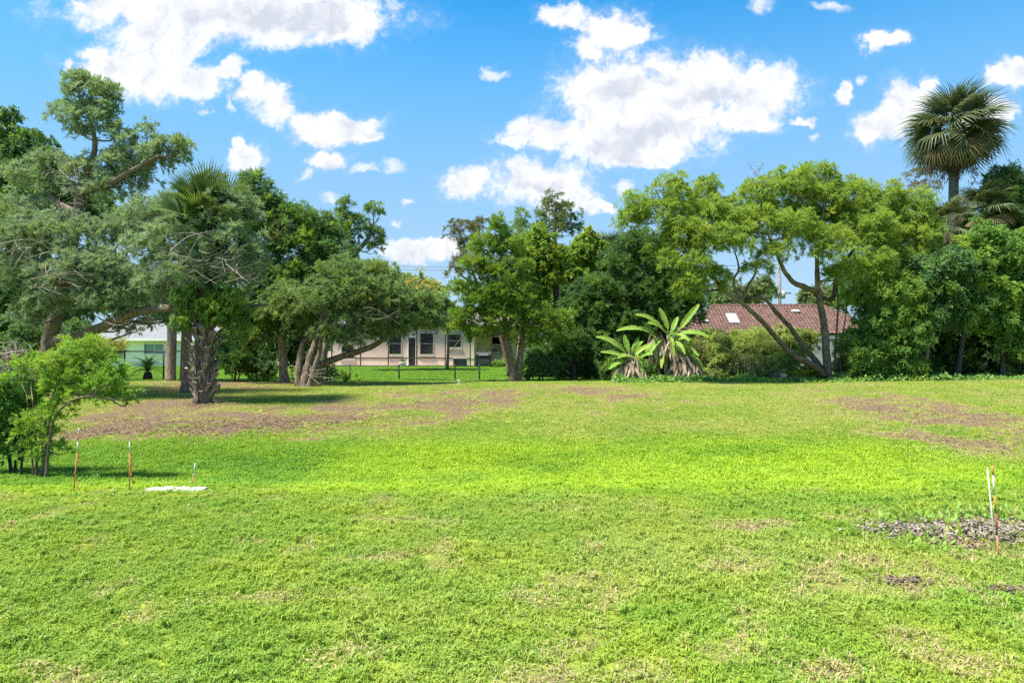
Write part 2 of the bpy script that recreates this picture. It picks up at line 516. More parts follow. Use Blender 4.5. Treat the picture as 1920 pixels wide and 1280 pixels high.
# ------------------------------------------------------------------ ground and lawn
def patch_masks(x, y):
    """bare and dry areas of the lot, each placed where it lies on the ground"""
    def ell(px, py, rx, ry, z=0.0):
        Y = (CAM_H - z) * FPX / (py - 640)
        y0 = (CAM_H - z) * FPX / (py + ry - 640); y1 = (CAM_H - z) * FPX / max(py - ry - 640, 40)
        cx = (px - 960) / FPX * Y
        return 1 - np.sqrt(((x - cx) / (rx / FPX * Y)) ** 2 + ((y - (y0 + y1) / 2) / ((y1 - y0) / 2)) ** 2)
    nz = (fbm(x, y, 0.9, 4) - 0.5)
    nz2 = (fbm(x + 31, y + 9, 3.2, 3) - 0.5)
    dry = np.full(np.shape(x), -9.0)
    for e in ((480, 786, 150, 20, -.1), (620, 775, 130, 18, -.1), (300, 798, 130, 16, -.15), (190, 800, 90, 24, -.15), (380, 728, 160, 12, .05), (520, 722, 100, 9, .05),
              (830, 760, 130, 22, -.05), (930, 748, 60, 14, 0), (760, 790, 90, 12, -.1), (1120, 735, 90, 12, 0.05), (1700, 775, 110, 26, -.05), (1840, 790, 120, 40, -.1), (1880, 830, 90, 24, -.15),
              (1780, 820, 90, 20, -.15), (1640, 755, 60, 14, 0), (380, 765, 70, 14, 0), (250, 770, 110, 20, 0), (1760, 1010, 110, 20), (1600, 1060, 60, 14),
              (1680, 1102, 42, 14), (1880, 1110, 40, 14), (1480, 990, 80, 12), (1700, 970, 120, 12), (100, 975, 80, 12), (540, 985, 80, 14), (1880, 1190, 60, 20),
              (1730, 1210, 50, 20), (1850, 1255, 90, 22), (1590, 1270, 60, 14), (1380, 1075, 60, 12), (110, 1255, 60, 12), (1890, 960, 60, 12)):
        dry = np.maximum(dry, ell(*e))
    dry = np.clip((dry + nz * 2.4 + nz2 * 2.4) * 0.8 + 0.18, 0, 0.85)
    band = np.full(np.shape(x), -9.0)
    for e in ((480, 790, 190, 20, -.12), (640, 778, 110, 15, -.1), (290, 800, 120, 16, -.15), (190, 806, 70, 14, -.15), (420, 722, 190, 9, .05), (1680, 1102, 36, 10), (385, 762, 60, 7, 0)):
        band = np.maximum(band, ell(*e))
    band = np.clip((band + nz * 1.8 + nz2 * 2.2) * 1.25 + 0.18, 0, 0.95)
    dry = np.maximum(dry, band)
    far = (y > 26.6)
    mott = np.clip((fbm(x + 61, y + 23, 1.5, 4) - 0.52) * 3.2, 0, 0.55) * (np.clip((8 - y) / 1, 0, 1) + np.clip((y - 13) / 3, 0, 1) * 1.1)
    dry = np.clip(dry * np.where(y < 8, 0.7, 1.0) + mott * np.where(y < 8, 0.45, 0.7), 0, 1.0)
    # lush, long grass in the swale and beyond the fence
    sw = np.clip((y - 7.0) / 0.7, 0, 1) * np.clip((13.3 - y) / 1.6, 0, 1)
    sw = np.clip(sw + nz * 0.5 * sw, 0, 1) * np.clip(1 - np.clip((x - 6.0) / 2.5, 0, 1) * np.clip((y - 9.3) / 1.5, 0, 1), 0, 1)
    lush = np.where(far, np.clip((y - 26.6) * 1.5, 0, 1), sw)
    # small worn holes in the near lawn
    holes = np.clip((fbm(x + 77, y - 13, 2.6, 4) - 0.60) * 7, 0, 1) * np.clip((8.2 - y) / 1.5, 0, 1)
    tired = np.clip((fbm(x - 20, y + 50, 0.55, 4) - 0.40) * 2.6, 0, 1) * np.clip(1 - sw, 0, 1) * (~far)
    yell = np.clip((y - 13) / 3, 0, 1) * np.clip((26.5 - y) / 1, 0, 1)
    dry = np.where(far, 0, np.clip(dry * np.where(y < 7, 0.8, 1) + 0.45 * holes, 0, 1))
    deep = np.where(far, 0.9, sw * np.clip((-1.0 - x) / 5.0, 0, 1) * np.clip((y - 7.4) / 1.5, 0, 1) * 0.85)
    deep = np.clip(deep + np.clip((fbm(x + 3, y - 40, 0.8, 4) - 0.5) * 3, 0, 0.6) * sw, 0, 1)
    green = np.clip((6.5 - y) / 3, 0, 1) * np.clip((1.5 - x) / 4, 0.15, 1) * np.clip(0.4 + (fbm(x + 9, y + 90, 0.9, 3) - 0.45) * 4, 0, 1)
    return dry, lush, holes, green, np.clip(tired + 0.35 * yell, 0, 1), deep


def grid_mesh(name, xs, ys, mat):
    X, Y = np.meshgrid(xs, ys)
    Z = zt(X, Y)
    v = np.stack([X, Y, Z], -1).reshape(-1, 3)
    nx, ny = len(xs), len(ys)
    i = np.arange((nx - 1) * (ny - 1)); r, c = i // (nx - 1), i % (nx - 1)
    f = np.stack([r * nx + c, r * nx + c + 1, (r + 1) * nx + c + 1, (r + 1) * nx + c], -1)
    o = mesh_np(name, v, f, mat, smooth=True)
    dry, lush, holes, green, tired, deep = patch_masks(X.ravel(), Y.ravel())
    for k, a in (('dry', dry), ('lush', lush), ('holes', holes), ('tired', tired), ('deep', deep), ('green', green)):
        at = o.data.attributes.new(k, 'FLOAT', 'POINT')
        at.data.foreach_set('value', a.astype(np.float32))
    return o, X.ravel(), Y.ravel(), dry, lush, holes, tired


def ground_material():
    m, t, out = new_mat('ground_soil_and_turf')
    at = lambda n: t.node('ShaderNodeAttribute', attribute_name=n).outputs['Fac']
    g = t.node('ShaderNodeNewGeometry')
    pos = g.outputs['Position']
    n1 = t.noise(pos, 3.0, 6, 0.65); n2 = t.noise(pos, 28.0, 5, 0.7); n3 = t.noise(pos, 0.6, 4, 0.6)
    turf = t.mix(t.rng(n1.outputs['Fac'], 0.3, 0.7), (0.159, 0.224, 0.026), (0.293, 0.354, 0.045))
    turf = t.mix(t.math('MULTIPLY', at('tired'), 0.6), turf, (0.293, 0.301, 0.065))
    lush = t.mix(t.rng(n2.outputs['Fac'], 0.3, 0.7), (0.171, 0.307, 0.012), (0.317, 0.472, 0.018))
    col = t.mix(at('lush'), turf, lush)
    col = t.mix(at('deep'), col, t.mix(n2.outputs['Fac'], (0.085, 0.201, 0.012), (0.171, 0.319, 0.020)))
    soil = t.mix(t.rng(n2.outputs['Fac'], 0.35, 0.65), (0.080, 0.052, 0.034), (0.215, 0.150, 0.100))
    k = t.rng(t.math('ADD', at('dry'), t.math('MULTIPLY', t.math('SUBTRACT', n2.outputs['Fac'], 0.5), 1.2)), 0.3, 0.75)
    col = t.mix(k, col, soil)
    p = principled(t, col, 0.95, 0.1, bump(t, n2.outputs['Fac'], 1.0, 0.04))
    t.l.new(p.outputs[0], out.inputs[0])
    return m


def ax(parts):
    out = []
    for a, b, s in parts:
        out.append(np.arange(a, b, s))
    return np.concatenate(out + [[parts[-1][1]]])


gx = ax([(-900, -100, 50), (-100, -30, 5), (-30, -14, 0.4), (-14, 14, 0.14), (14, 30, 0.4), (30, 100, 5), (100, 900, 50)])
gy = ax([(-60, -4, 2), (-4, 1.5, 0.25), (1.5, 9, 0.1), (9, 28, 0.16), (28, 60, 1), (60, 120, 5), (120, 1100, 50)])
ground, *_ = grid_mesh('ground', gx, gy, ground_material())
tag(ground, 'green lawn with brown bare patches and a shallow grassy swale', kind='structure')
ground['category'] = 'lawn'


def grass_mat():
    m, t, out = new_mat('grass_blades')
    at = lambda n: t.node('ShaderNodeAttribute', attribute_name=n, attribute_type='INSTANCER').outputs['Fac']
    g = t.node('ShaderNodeNewGeometry')
    pos = g.outputs['Position']
    n1 = t.noise(pos, 1.1, 5, 0.62); n2 = t.noise(pos, 5.0, 4, 0.6)
    r = g.outputs['Random Per Island']
    f = t.math('ADD', t.math('MULTIPLY', r, 0.5), t.math('MULTIPLY', t.rng(n2.outputs['Fac'], 0.3, 0.7), 0.5))
    base = t.mix(f, (0.171, 0.277, 0.026), (0.404, 0.479, 0.056))
    base = t.mix(t.rng(n1.outputs['Fac'], 0.35, 0.66), base, t.mix(r, (0.135, 0.267, 0.031), (0.269, 0.415, 0.051)))
    base = t.mix(t.math('MULTIPLY', at('green'), 0.8), base, t.mix(f, (0.124, 0.240, 0.030), (0.279, 0.404, 0.056)))
    base = t.mix(t.math('MULTIPLY', at('tired'), 0.70), base, t.mix(r, (0.310, 0.351, 0.083), (0.475, 0.469, 0.148)))
    lush = t.mix(f, (0.217, 0.362, 0.018), (0.414, 0.542, 0.033))
    col = t.mix(at('lush'), base, lush)
    col = t.mix(at('deep'), col, t.mix(f, (0.087, 0.212, 0.021), (0.197, 0.362, 0.031)))
    drk = t.rng(t.math('ADD', t.math('MULTIPLY', at('dry'), 0.75), t.math('MULTIPLY', r, 0.60)), 0.62, 0.72)
    col = t.mix(drk, col, t.mix(r, (0.317, 0.242, 0.112), (0.544, 0.450, 0.223)))
    p = principled(t, col, 0.5, 0.25)
    tr = t.node('ShaderNodeBsdfTranslucent')
    t.l.new(t.mix(1.0, col, (1.2, 1.15, 0.7), 'MULTIPLY'), tr.inputs['Color'])
    mx = t.node('ShaderNodeMixShader'); mx.inputs[0].default_value = 0.35
    t.l.new(p.outputs[0], mx.inputs[1]); t.l.new(tr.outputs[0], mx.inputs[2])
    t.l.new(mx.outputs[0], out.inputs[0])
    return m


M['grass'] = grass_mat()


def tuft(name, n, rad, h, wid, seed):
    rg = np.random.default_rng(seed)
    vs = []; fs = []
    for i in range(n):
        a = rg.random() * 2 * PI; r = rad * math.sqrt(rg.random())
        b = np.array([r * math.cos(a), r * math.sin(a), -0.01])
        an = rg.random() * 2 * PI
        lean = rg.uniform(0.3, 1.5)
        L = h * rg.uniform(0.55, 1.15)
        d = np.array([math.cos(an), math.sin(an), 0.0]); s = np.array([-d[1], d[0], 0.0])
        w = wid * rg.uniform(0.7, 1.2)
        mid = b + np.array([0, 0, L * 0.55]) + d * L * 0.22 * lean
        tip = b + np.array([0, 0, L * (1.0 - 0.38 * lean)]) + d * L * 0.75 * lean
        k = len(vs)
        vs += [b - s * w / 2, b + s * w / 2, mid + s * w * 0.45, mid - s * w * 0.45, tip]
        fs += [(k, k + 1, k + 2, k + 3), (k + 3, k + 2, k + 4)]
    me = bpy.data.meshes.new(name)
    me.from_pydata([tuple(map(float, q)) for q in vs], [], fs)
    me.materials.append(M['grass'])
    return bpy.data.objects.new(name, me)


def grass_field(name, label, xs, ys, dens_fn, tufts, seed):
    base, X, Y, dry, lush, holes, tired = grid_mesh(name, xs, ys, M['grass'])
    dens, scl = dens_fn(X, Y, dry, lush, holes, tired)
    for k, a in (('density', dens), ('len', scl)):
        at = base.data.attributes.new(k, 'FLOAT', 'POINT')
        at.data.foreach_set('value', a.astype(np.float32))
    coll = bpy.data.collections.new(name + '_tufts')
    for o in tufts:
        coll.objects.link(o)
    ng = bpy.data.node_groups.new(name + '_nodes', 'GeometryNodeTree')
    ng.interface.new_socket('Geometry', in_out='INPUT', socket_type='NodeSocketGeometry')
    ng.interface.new_socket('Geometry', in_out='OUTPUT', socket_type='NodeSocketGeometry')
    N = ng.nodes; L = ng.links
    gi = N.new('NodeGroupInput'); go = N.new('NodeGroupOutput')
    dp = N.new('GeometryNodeDistributePointsOnFaces'); dp.distribute_method = 'RANDOM'
    dp.inputs['Seed'].default_value = seed
    na = N.new('GeometryNodeInputNamedAttribute'); na.data_type = 'FLOAT'; na.inputs['Name'].default_value = 'density'
    L.new(gi.outputs[0], dp.inputs['Mesh']); L.new(na.outputs['Attribute'], dp.inputs['Density'])
    ci = N.new('GeometryNodeCollectionInfo'); ci.inputs['Collection'].default_value = coll
    ci.inputs['Separate Children'].default_value = True; ci.inputs['Reset Children'].default_value = True
    ip = N.new('GeometryNodeInstanceOnPoints')
    ip.inputs['Pick Instance'].default_value = True
    L.new(dp.outputs['Points'], ip.inputs['Points']); L.new(ci.outputs[0], ip.inputs['Instance'])
    rv = N.new('FunctionNodeRandomValue'); rv.data_type = 'FLOAT_VECTOR'
    rv.inputs[0].default_value = (-0.22, -0.22, 0); rv.inputs[1].default_value = (0.22, 0.22, 6.283)
    L.new(rv.outputs[0], ip.inputs['Rotation'])
    rs = N.new('FunctionNodeRandomValue'); rs.data_type = 'FLOAT'
    rs.inputs[2].default_value = 0.65; rs.inputs[3].default_value = 1.25
    nl = N.new('GeometryNodeInputNamedAttribute'); nl.data_type = 'FLOAT'; nl.inputs['Name'].default_value = 'len'
    mu = N.new('ShaderNodeMath'); mu.operation = 'MULTIPLY'
    L.new(rs.outputs[1], mu.inputs[0]); L.new(nl.outputs['Attribute'], mu.inputs[1])
    L.new(mu.outputs[0], ip.inputs['Scale'])
    L.new(ip.outputs[0], go.inputs[0])
    md = base.modifiers.new('grass', 'NODES'); md.node_group = ng
    tag(base, label, 'grass', kind='stuff')
    return base


def dn_near(X, Y, dry, lush, holes, tired):
    inside = np.abs(X) < Y * 0.75 + 2.0
    d = 640 * np.clip(0.05 + 1.75 * fbm(X + 5, Y, 4.2, 3), 0.2, 1.6) * (1 - 0.55 * dry) * (1 - 0.55 * holes)
    return np.where(inside, d, d * 0.25), 0.75 + 0.5 * fbm(X, Y + 40, 1.2, 3) - 0.25 * dry + 0.25 * lush


def dn_mid(X, Y, dry, lush, holes, tired):
    inside = np.abs(X) < Y * 0.75 + 3.0
    d = 165 * (0.5 + 0.9 * fbm(X + 5, Y, 1.1, 3)) * (1 - 0.62 * dry - 0.3 * dry ** 4) * (1 + 0.3 * lush)
    d = d * np.where(Y > 26.6, 0.7, 1)
    return np.where(inside, d, 0), (0.85 + 0.35 * lush - 0.25 * dry) * np.where(Y > 26.6, 1.5, 1)


near_t = [tuft('grass_tuft', 34, 0.055, 0.046, 0.0068, 40 + i) for i in range(5)] + [tuft('grass_tuft', 22, 0.035, 0.085, 0.006, 48), tuft('clover_tuft', 26, 0.06, 0.032, 0.016, 49)]
mid_t = [tuft('grass_clump', 60, 0.12, 0.058, 0.0085, 60 + i) for i in range(5)]
grass_field('lawn_grass', 'short patchy lawn grass blades in the foreground', np.arange(-9.5, 9.51, 0.1), np.arange(1.9, 9.0, 0.1), dn_near, near_t, 3)
grass_field('swale_grass', 'bright grass of the swale and bank towards the trees', np.arange(-24, 24.1, 0.24), np.arange(8.9, 46.1, 0.24), dn_mid, mid_t, 5)
# ------------------------------------------------------------------ vegetation builders
def unit(a):
    return a / (np.linalg.norm(a, axis=-1, keepdims=True) + 1e-9)


LEAF_COUNT = [0]


def leaves_np(base, d, nrm, L, Wd, fold=0.0):
    """one four-cornered leaf per row: base point, direction, facing, length, width"""
    side = unit(np.cross(d, nrm))
    up = np.cross(side, d)
    L = L[:, None]; Wd = Wd[:, None]
    mid = base + d * L * 0.48
    a = base
    b = mid + side * Wd * 0.5 + up * Wd * fold
    c = base + d * L
    e = mid - side * Wd * 0.5 + up * Wd * fold
    v = np.stack([a, b, c, e], 1).reshape(-1, 3)
    f = np.arange(len(v)).reshape(-1, 4)
    LEAF_COUNT[0] += len(f)
    return v, f


def sphere_dirs(rg, n):
    return unit(rg.normal(size=(n, 3)))


STYLES = {
    # clump radius, leaves per clump, leaf length, leaf width, upward bias, clump flatness, clump density
    'cedar': dict(cr=0.27, lpc=46, L=0.135, W=0.046, up=0.75, flat=0.72, cd=1.0),
    'broad': dict(cr=0.34, lpc=52, L=0.120, W=0.070, up=0.10, flat=0.80, cd=1.0),
    'willow': dict(cr=0.36, lpc=62, L=0.135, W=0.036, up=0.25, flat=0.62, cd=0.95),
    'sparse': dict(cr=0.42, lpc=26, L=0.150, W=0.055, up=0.2, flat=0.8, cd=0.6),
    'far': dict(cr=0.70, lpc=42, L=0.300, W=0.150, up=0.3, flat=0.75, cd=0.9),
    'shrub': dict(cr=0.16, lpc=34, L=0.070, W=0.032, up=0.30, flat=0.85, cd=0.8),
    'vine': dict(cr=0.30, lpc=44, L=0.125, W=0.085, up=-0.15, flat=0.8, cd=1.0),
}


CLUMP = {
    # twigs, leaves per twig, leaf length, leaf width (of the clump radius), polar spread, droop, upward turn, side spread
    'cedar': (15, 17, 0.30, 0.085, 105, 0.05, 0.70, 0.55),
    'broad': (12, 11, 0.34, 0.180, 110, 0.22, 0.05, 0.90),
    'willow': (15, 14, 0.36, 0.080, 100, 0.25, 0.20, 0.70),
    'sparse': (8, 9, 0.34, 0.120, 110, 0.10, 0.30, 0.80),
    'far': (13, 12, 0.34, 0.170, 110, 0.15, 0.15, 0.85),
    'shrub': (11, 13, 0.30, 0.105, 100, 0.10, 0.40, 0.75),
    'vine': (11, 11, 0.34, 0.220, 115, 0.40, -0.2, 0.90),
}
_clumps = {}


def clump_collection(style, mat):
    key = (style, mat)
    if key in _clumps:
        return _clumps[key]
    ntw, lpt, L, Wd, pol, droop, up, sp = CLUMP[style]
    coll = bpy.data.collections.new('clumps_%s_%s' % key)
    for s in range(6):
        rg = np.random.default_rng(900 + s + sum(map(ord, style)))
        cz = rg.uniform(math.cos(R(pol)), 1, ntw); az = rg.random(ntw) * 2 * PI
        sz = np.sqrt(1 - cz ** 2)
        dr = np.stack([sz * np.cos(az), sz * np.sin(az), cz], -1)
        tl = rg.uniform(0.55, 1.05, ntw)
        i = np.repeat(np.arange(ntw), lpt)
        t = np.tile(np.linspace(0.22, 1.0, lpt), ntw) + rg.normal(size=len(i)) * 0.03
        pos = dr[i] * (t * tl[i])[:, None]
        pos[:, 2] = pos[:, 2] * 0.82 - droop * (t * tl[i]) ** 2
        pos += rg.normal(size=pos.shape) * 0.045
        ld = unit(dr[i] + sp * unit(rg.normal(size=pos.shape)) + np.array([0, 0, up]))
        nm = unit(np.array([0, 0, 0.8]) + 0.5 * dr[i] + rg.normal(size=pos.shape) * 0.40)
        k = 1.15 - 0.5 * t
        v, f = leaves_np(pos, ld, nm, L * k * rg.uniform(0.65, 1.2, len(i)), Wd * k * rg.uniform(0.7, 1.25, len(i)), 0.12)
        me = bpy.data.meshes.new('clump'); me.from_pydata(v.tolist(), [], f.tolist()); me.materials.append(M[mat])
        coll.objects.link(bpy.data.objects.new('leaf_clump', me))
    _clumps[key] = coll
    return coll


_groups = {}


def crown_nodes(style, mat):
    key = (style, mat)
    if key in _groups:
        return _groups[key]
    ng = bpy.data.node_groups.new('crown_%s_%s' % key, 'GeometryNodeTree')
    ng.interface.new_socket('Geometry', in_out='INPUT', socket_type='NodeSocketGeometry')
    ng.interface.new_socket('Geometry', in_out='OUTPUT', socket_type='NodeSocketGeometry')
    N = ng.nodes; L = ng.links
    gi = N.new('NodeGroupInput'); go = N.new('NodeGroupOutput')
    ci = N.new('GeometryNodeCollectionInfo'); ci.inputs['Collection'].default_value = clump_collection(style, mat)
    ci.inputs['Separate Children'].default_value = True; ci.inputs['Reset Children'].default_value = True
    ip = N.new('GeometryNodeInstanceOnPoints'); ip.inputs['Pick Instance'].default_value = True
    L.new(gi.outputs[0], ip.inputs['Points']); L.new(ci.outputs[0], ip.inputs['Instance'])
    for nm, typ, sock in (('rot', 'FLOAT_VECTOR', 'Rotation'), ('size', 'FLOAT', 'Scale')):
        na = N.new('GeometryNodeInputNamedAttribute'); na.data_type = typ; na.inputs['Name'].default_value = nm
        L.new(na.outputs['Attribute'], ip.inputs[sock])
    L.new(ip.outputs[0], go.inputs[0])
    _groups[key] = ng
    return ng


CLUMP_COUNT = [0]


def crown(name, blobs, rg, st, style, mat, root, core):
    CC = []; OUT = []; SZ = []
    for c, r in blobs:
        c = np.array(c); r = np.array(r)
        p = 1.6
        area = 4 * PI * (((r[0] * r[1]) ** p + (r[0] * r[2]) ** p + (r[1] * r[2]) ** p) / 3) ** (1 / p)
        n = max(4, int(1.8 * st['cd'] * area / (PI * st['cr'] ** 2) * rg.uniform(0.85, 1.15)))
        d = sphere_dirs(rg, n)
        d[:, 2] = np.where((d[:, 2] < -0.35) & (rg.random(n) < 0.5), -d[:, 2], d[:, 2])
        d = unit(d)
        fr = rg.uniform(0.55, 1.0, n) + (rg.random(n) < 0.22) * rg.uniform(0.05, 0.32, n)
        CC.append(c + d * r * fr[:, None]); OUT.append(d)
        SZ.append(st['cr'] * rg.uniform(0.40, 1.15, n) * np.where(rg.random(n) < 0.15, 1.5, 1.0))
        k = int(n * core)
        if k:
            d2 = sphere_dirs(rg, k)
            CC.append(c + d2 * r * (rg.random(k) ** (1 / 3))[:, None] * 0.6); OUT.append(d2)
            SZ.append(st['cr'] * rg.uniform(1.0, 1.6, k))
    CC = np.concatenate(CC); OUT = np.concatenate(OUT); SZ = np.concatenate(SZ)
    ax_ = unit(OUT * 0.75 + np.array([0, 0, 0.8]) + rg.normal(size=OUT.shape) * 0.25)
    az = np.arctan2(ax_[:, 1], ax_[:, 0]); pol = np.arccos(np.clip(ax_[:, 2], -1, 1))
    # XYZ Euler: the spray is tipped about Y, then turned about Z towards its side
    rot = np.stack([rg.uniform(-0.25, 0.25, len(az)), pol, az], -1)
    org = np.array(world_loc(root))
    me = bpy.data.meshes.new(name)
    me.vertices.add(len(CC)); me.vertices.foreach_set('co', (CC - org).astype(np.float32).ravel())
    a = me.attributes.new('rot', 'FLOAT_VECTOR', 'POINT'); a.data.foreach_set('vector', rot.astype(np.float32).ravel())
    a = me.attributes.new('size', 'FLOAT', 'POINT'); a.data.foreach_set('value', SZ.astype(np.float32))
    me.materials.append(M[mat])
    o = bpy.data.objects.new(name, me); C.objects.link(o); o.parent = root
    md = o.modifiers.new('leaves', 'NODES'); md.node_group = crown_nodes(style, mat)
    tag(o, kind='stuff')
    CLUMP_COUNT[0] += len(CC)
    return CC


def px_blobs(blobs, Y, depth=1.0):
    out = []
    for b in blobs:
        px, py, rx, ry = b[:4]
        dY = b[4] if len(b) > 4 else 0.0
        yy = Y + dY
        s = yy / FPX
        out.append((np.array(P(px, py, yy)), np.array([rx * s, depth * 0.5 * (rx + ry) * s, ry * s]) * 1.10))
    return out


def branch_paths(sk, targets, rg, rmax, rmin=0.012):
    """curved limbs from the nearest lower point of the stem skeleton to each target"""
    out = []
    P3 = np.array([p for path, rad in sk for p in path]); RR = np.array([r for path, rad in sk for r in rad])
    for tgt in targets:
        dd = np.linalg.norm(P3 - tgt, axis=1) + np.maximum(0, P3[:, 2] - tgt[2]) * 2.5 + 0.25 * np.maximum(0, 1.5 - (P3[:, 2] - P3[0, 2]))
        i = int(np.argmin(dd))
        a = P3[i]
        L = np.linalg.norm(tgt - a)
        if L < 0.15:
            continue
        mid = (a + tgt) / 2 + np.array([0, 0, -0.10 * L]) + rg.normal(size=3) * 0.08 * L
        mid2 = a * 0.25 + tgt * 0.75 + np.array([0, 0, -0.03 * L]) + rg.normal(size=3) * 0.06 * L
        path = catmull([a, mid, mid2, tgt], 3)
        r0 = min(RR[i] * 0.75, rmax, 0.02 + 0.018 * L)
        out.append((path, np.linspace(r0, rmin, len(path))))
    return out


def plant(name, label, cat, Y, stems, blobs, leaf, style='cedar', bark='bark_cedar', seed=1, group=None, depth=1.0, twigs=0.35,
          over=None, core=0.35, dead=None, base=None, crown_name='crown', limb_r=0.09, stem_name='trunk', n_side=9):
    """a woody plant: stems given as pixel paths [(px, py or None for the ground, dY, radius_px)], foliage masses as pixel ellipses"""
    rg = np.random.default_rng(seed)
    st = dict(STYLES[style])
    if over:
        st.update(over)
    sk = []
    for s in stems:
        pts = []; rad = []
        for (px, py, dY, rp) in s:
            yy = Y + dY
            if py is None:
                g = G(px, yy); pts.append((g.x, g.y, g.z - 0.12))
            else:
                pts.append(tuple(P(px, py, yy)))
            rad.append(rp * yy / FPX)
        path = catmull(pts, 4)
        rr = np.interp(np.linspace(0, 1, len(path)), np.linspace(0, 1, len(rad)), rad)
        path[1:-1] += rg.normal(size=(len(path) - 2, 3)) * rr[1:-1, None] * 0.10
        sk.append((path, rr))
    b0 = sk[0][0][0]
    root = empty(name, (b0[0], b0[1], float(zt(b0[0], b0[1]))), label, cat, group)
    for i, (path, rr) in enumerate(sk):
        rr = rr.copy()
        if stems[i][0][1] is None:
            rr[0] *= 1.45; rr[1] *= 1.15
        mb = MB().tube(path, rr, n_side, 0.16, True, seed * 7 + i)
        mb.obj(stem_name if (i == 0 or stems[i][0][1] is None) else 'limb', M[bark], root, True)
    bl = px_blobs(blobs, Y, depth)
    if bl:
        CC = crown(crown_name, bl, rg, st, style, leaf, root, core)
        tg = [c for c, r in bl]
        br = branch_paths(sk, tg, rg, limb_r)
        sk2 = sk + br
        k = int(min(len(CC) * twigs, 420))
        if k:
            tw = branch_paths(sk2, CC[rg.choice(len(CC), k, replace=False)], rg, 0.02, 0.004)
        else:
            tw = []
        mb = MB()
        for path, rr in br:
            mb.tube(path, rr, 5, 0, False)
        for path, rr in tw:
            mb.tube(path[::3], rr[::3], 3, 0, False)
        if mb.v:
            tag(mb.obj('branches', M[bark], root, True), kind='stuff')
    if dead:
        mb = MB()
        for (px, py, rx, ry, dY, n) in dead:
            c = np.array(P(px, py, Y + dY)); s = (Y + dY) / FPX
            for i in range(int(n * 0.5)):
                a = c + rg.normal(size=3) * np.array([rx, (rx + ry) / 2, ry]) * s * 0.35
                b = c + sphere_dirs(rg, 1)[0] * np.array([rx, (rx + ry) / 2, ry]) * s * rg.uniform(0.7, 1.2)
                mid = (a + b) / 2 + rg.normal(size=3) * 0.16
                mb.tube(catmull([a, mid, b], 3), np.linspace(0.011, 0.003, 7), 3, 0, False)
        tag(mb.obj('dead_twigs', M['twig_grey'], root), kind='stuff')
    return root


# ------------------------------------------------------------------ the trees on the left
plant('red_cedar', 'big grey-green cedar with a leaning bare trunk and a long low limb', 'tree', 20.0,
      [[(70, None, 0, 17), (80, 690, 0, 14.5), (98, 620, 0, 13), (122, 520, 0, 11), (140, 430, 0, 10), (152, 350, 0, 8), (178, 280, 0, 5), (165, 210, 0, 2.5)],
       [(98, 640, 0, 11), (150, 632, -.3, 10), (195, 612, -.6, 9.5), (250, 588, -.9, 8.5), (312, 577, -1.2, 7), (400, 578, -1.6, 5), (500, 572, -2, 3)],
       [(128, 490, 0, 7), (200, 512, -.6, 6), (260, 517, -1, 5), (318, 507, -1.4, 3.5)],
       [(150, 360, 0, 6), (205, 345, -.3, 5), (250, 318, -.4, 4), (300, 292, -.5, 2.5)],
       [(145, 400, 0, 6), (110, 380, .3, 4), (70, 350, .5, 3)]],
      [(148, 162, 36, 24), (150, 160, 26, 28), (190, 182, 34, 26), (132, 212, 30, 32), (178, 222, 42, 30), (205, 200, 20, 22), (150, 250, 26, 14), (226, 258, 24, 24), (272, 250, 22, 20),
       (246, 292, 46, 24), (318, 278, 34, 22), (338, 288, 20, 26), (292, 300, 40, 22), (208, 312, 50, 26), (205, 352, 55, 26), (258, 334, 30, 16), (150, 322, 30, 22), (60, 335, 50, 34, .6),
       (100, 300, 22, 18, .4), (36, 402, 60, 38, .3), (112, 432, 60, 32, -.8), (58, 455, 66, 36, -1), (152, 488, 60, 32, -1.2), (214, 505, 52, 34, -1.2), (206, 552, 56, 30, -1.3),
       (118, 525, 66, 32, -1.2), (38, 512, 56, 32, -1), (92, 566, 46, 26, -1.2), (236, 545, 34, 26, -1.2), (160, 440, 44, 26, -1), (15, 450, 40, 40, -1.2), (230, 430, 40, 30, -.6), (60, 590, 30, 22, -1), (290, 606, 34, 12, .6), (225, 612, 22, 10, .5), (330, 600, 26, 14, .8), (255, 622, 16, 8, .8)],
      'cedar_grey', 'cedar', 'bark_cedar', 21, limb_r=0.07, core=0.25, over=dict(cr=0.24, lpc=40, cd=0.9),
      dead=[(130, 330, 50, 50, -.6, 46), (120, 390, 40, 60, -.8, 30), (60, 480, 60, 40, -2.2, 40), (110, 530, 70, 40, -2.2, 44), (200, 590, 60, 40, -1.6, 26), (300, 520, 60, 30, -1.5, 20)])

plant('cedar_elm', 'tall dark green tree rising behind the big grey cedar', 'tree', 27.0,
      [[(12, None, 0, 10), (15, 560, 0, 9), (25, 420, 0, 7), (30, 300, 0, 4), (8, 220, 0, 2)]],
      [(5, 232, 22, 28), (38, 275, 40, 40), (82, 300, 34, 34), (30, 340, 60, 55), (92, 372, 55, 45), (-20, 420, 60, 70), (40, 430, 60, 60), (95, 330, 40, 30), (-40, 310, 50, 70), (-40, 540, 60, 80), (60, 540, 70, 60),
       (20, 610, 60, 50), (-60, 640, 60, 60), (110, 600, 50, 40), (170, 400, 60, 50, 1), (260, 420, 60, 40, 1)],
      'broad_dark', 'broad', 'bark_dark', 22, core=0.5)

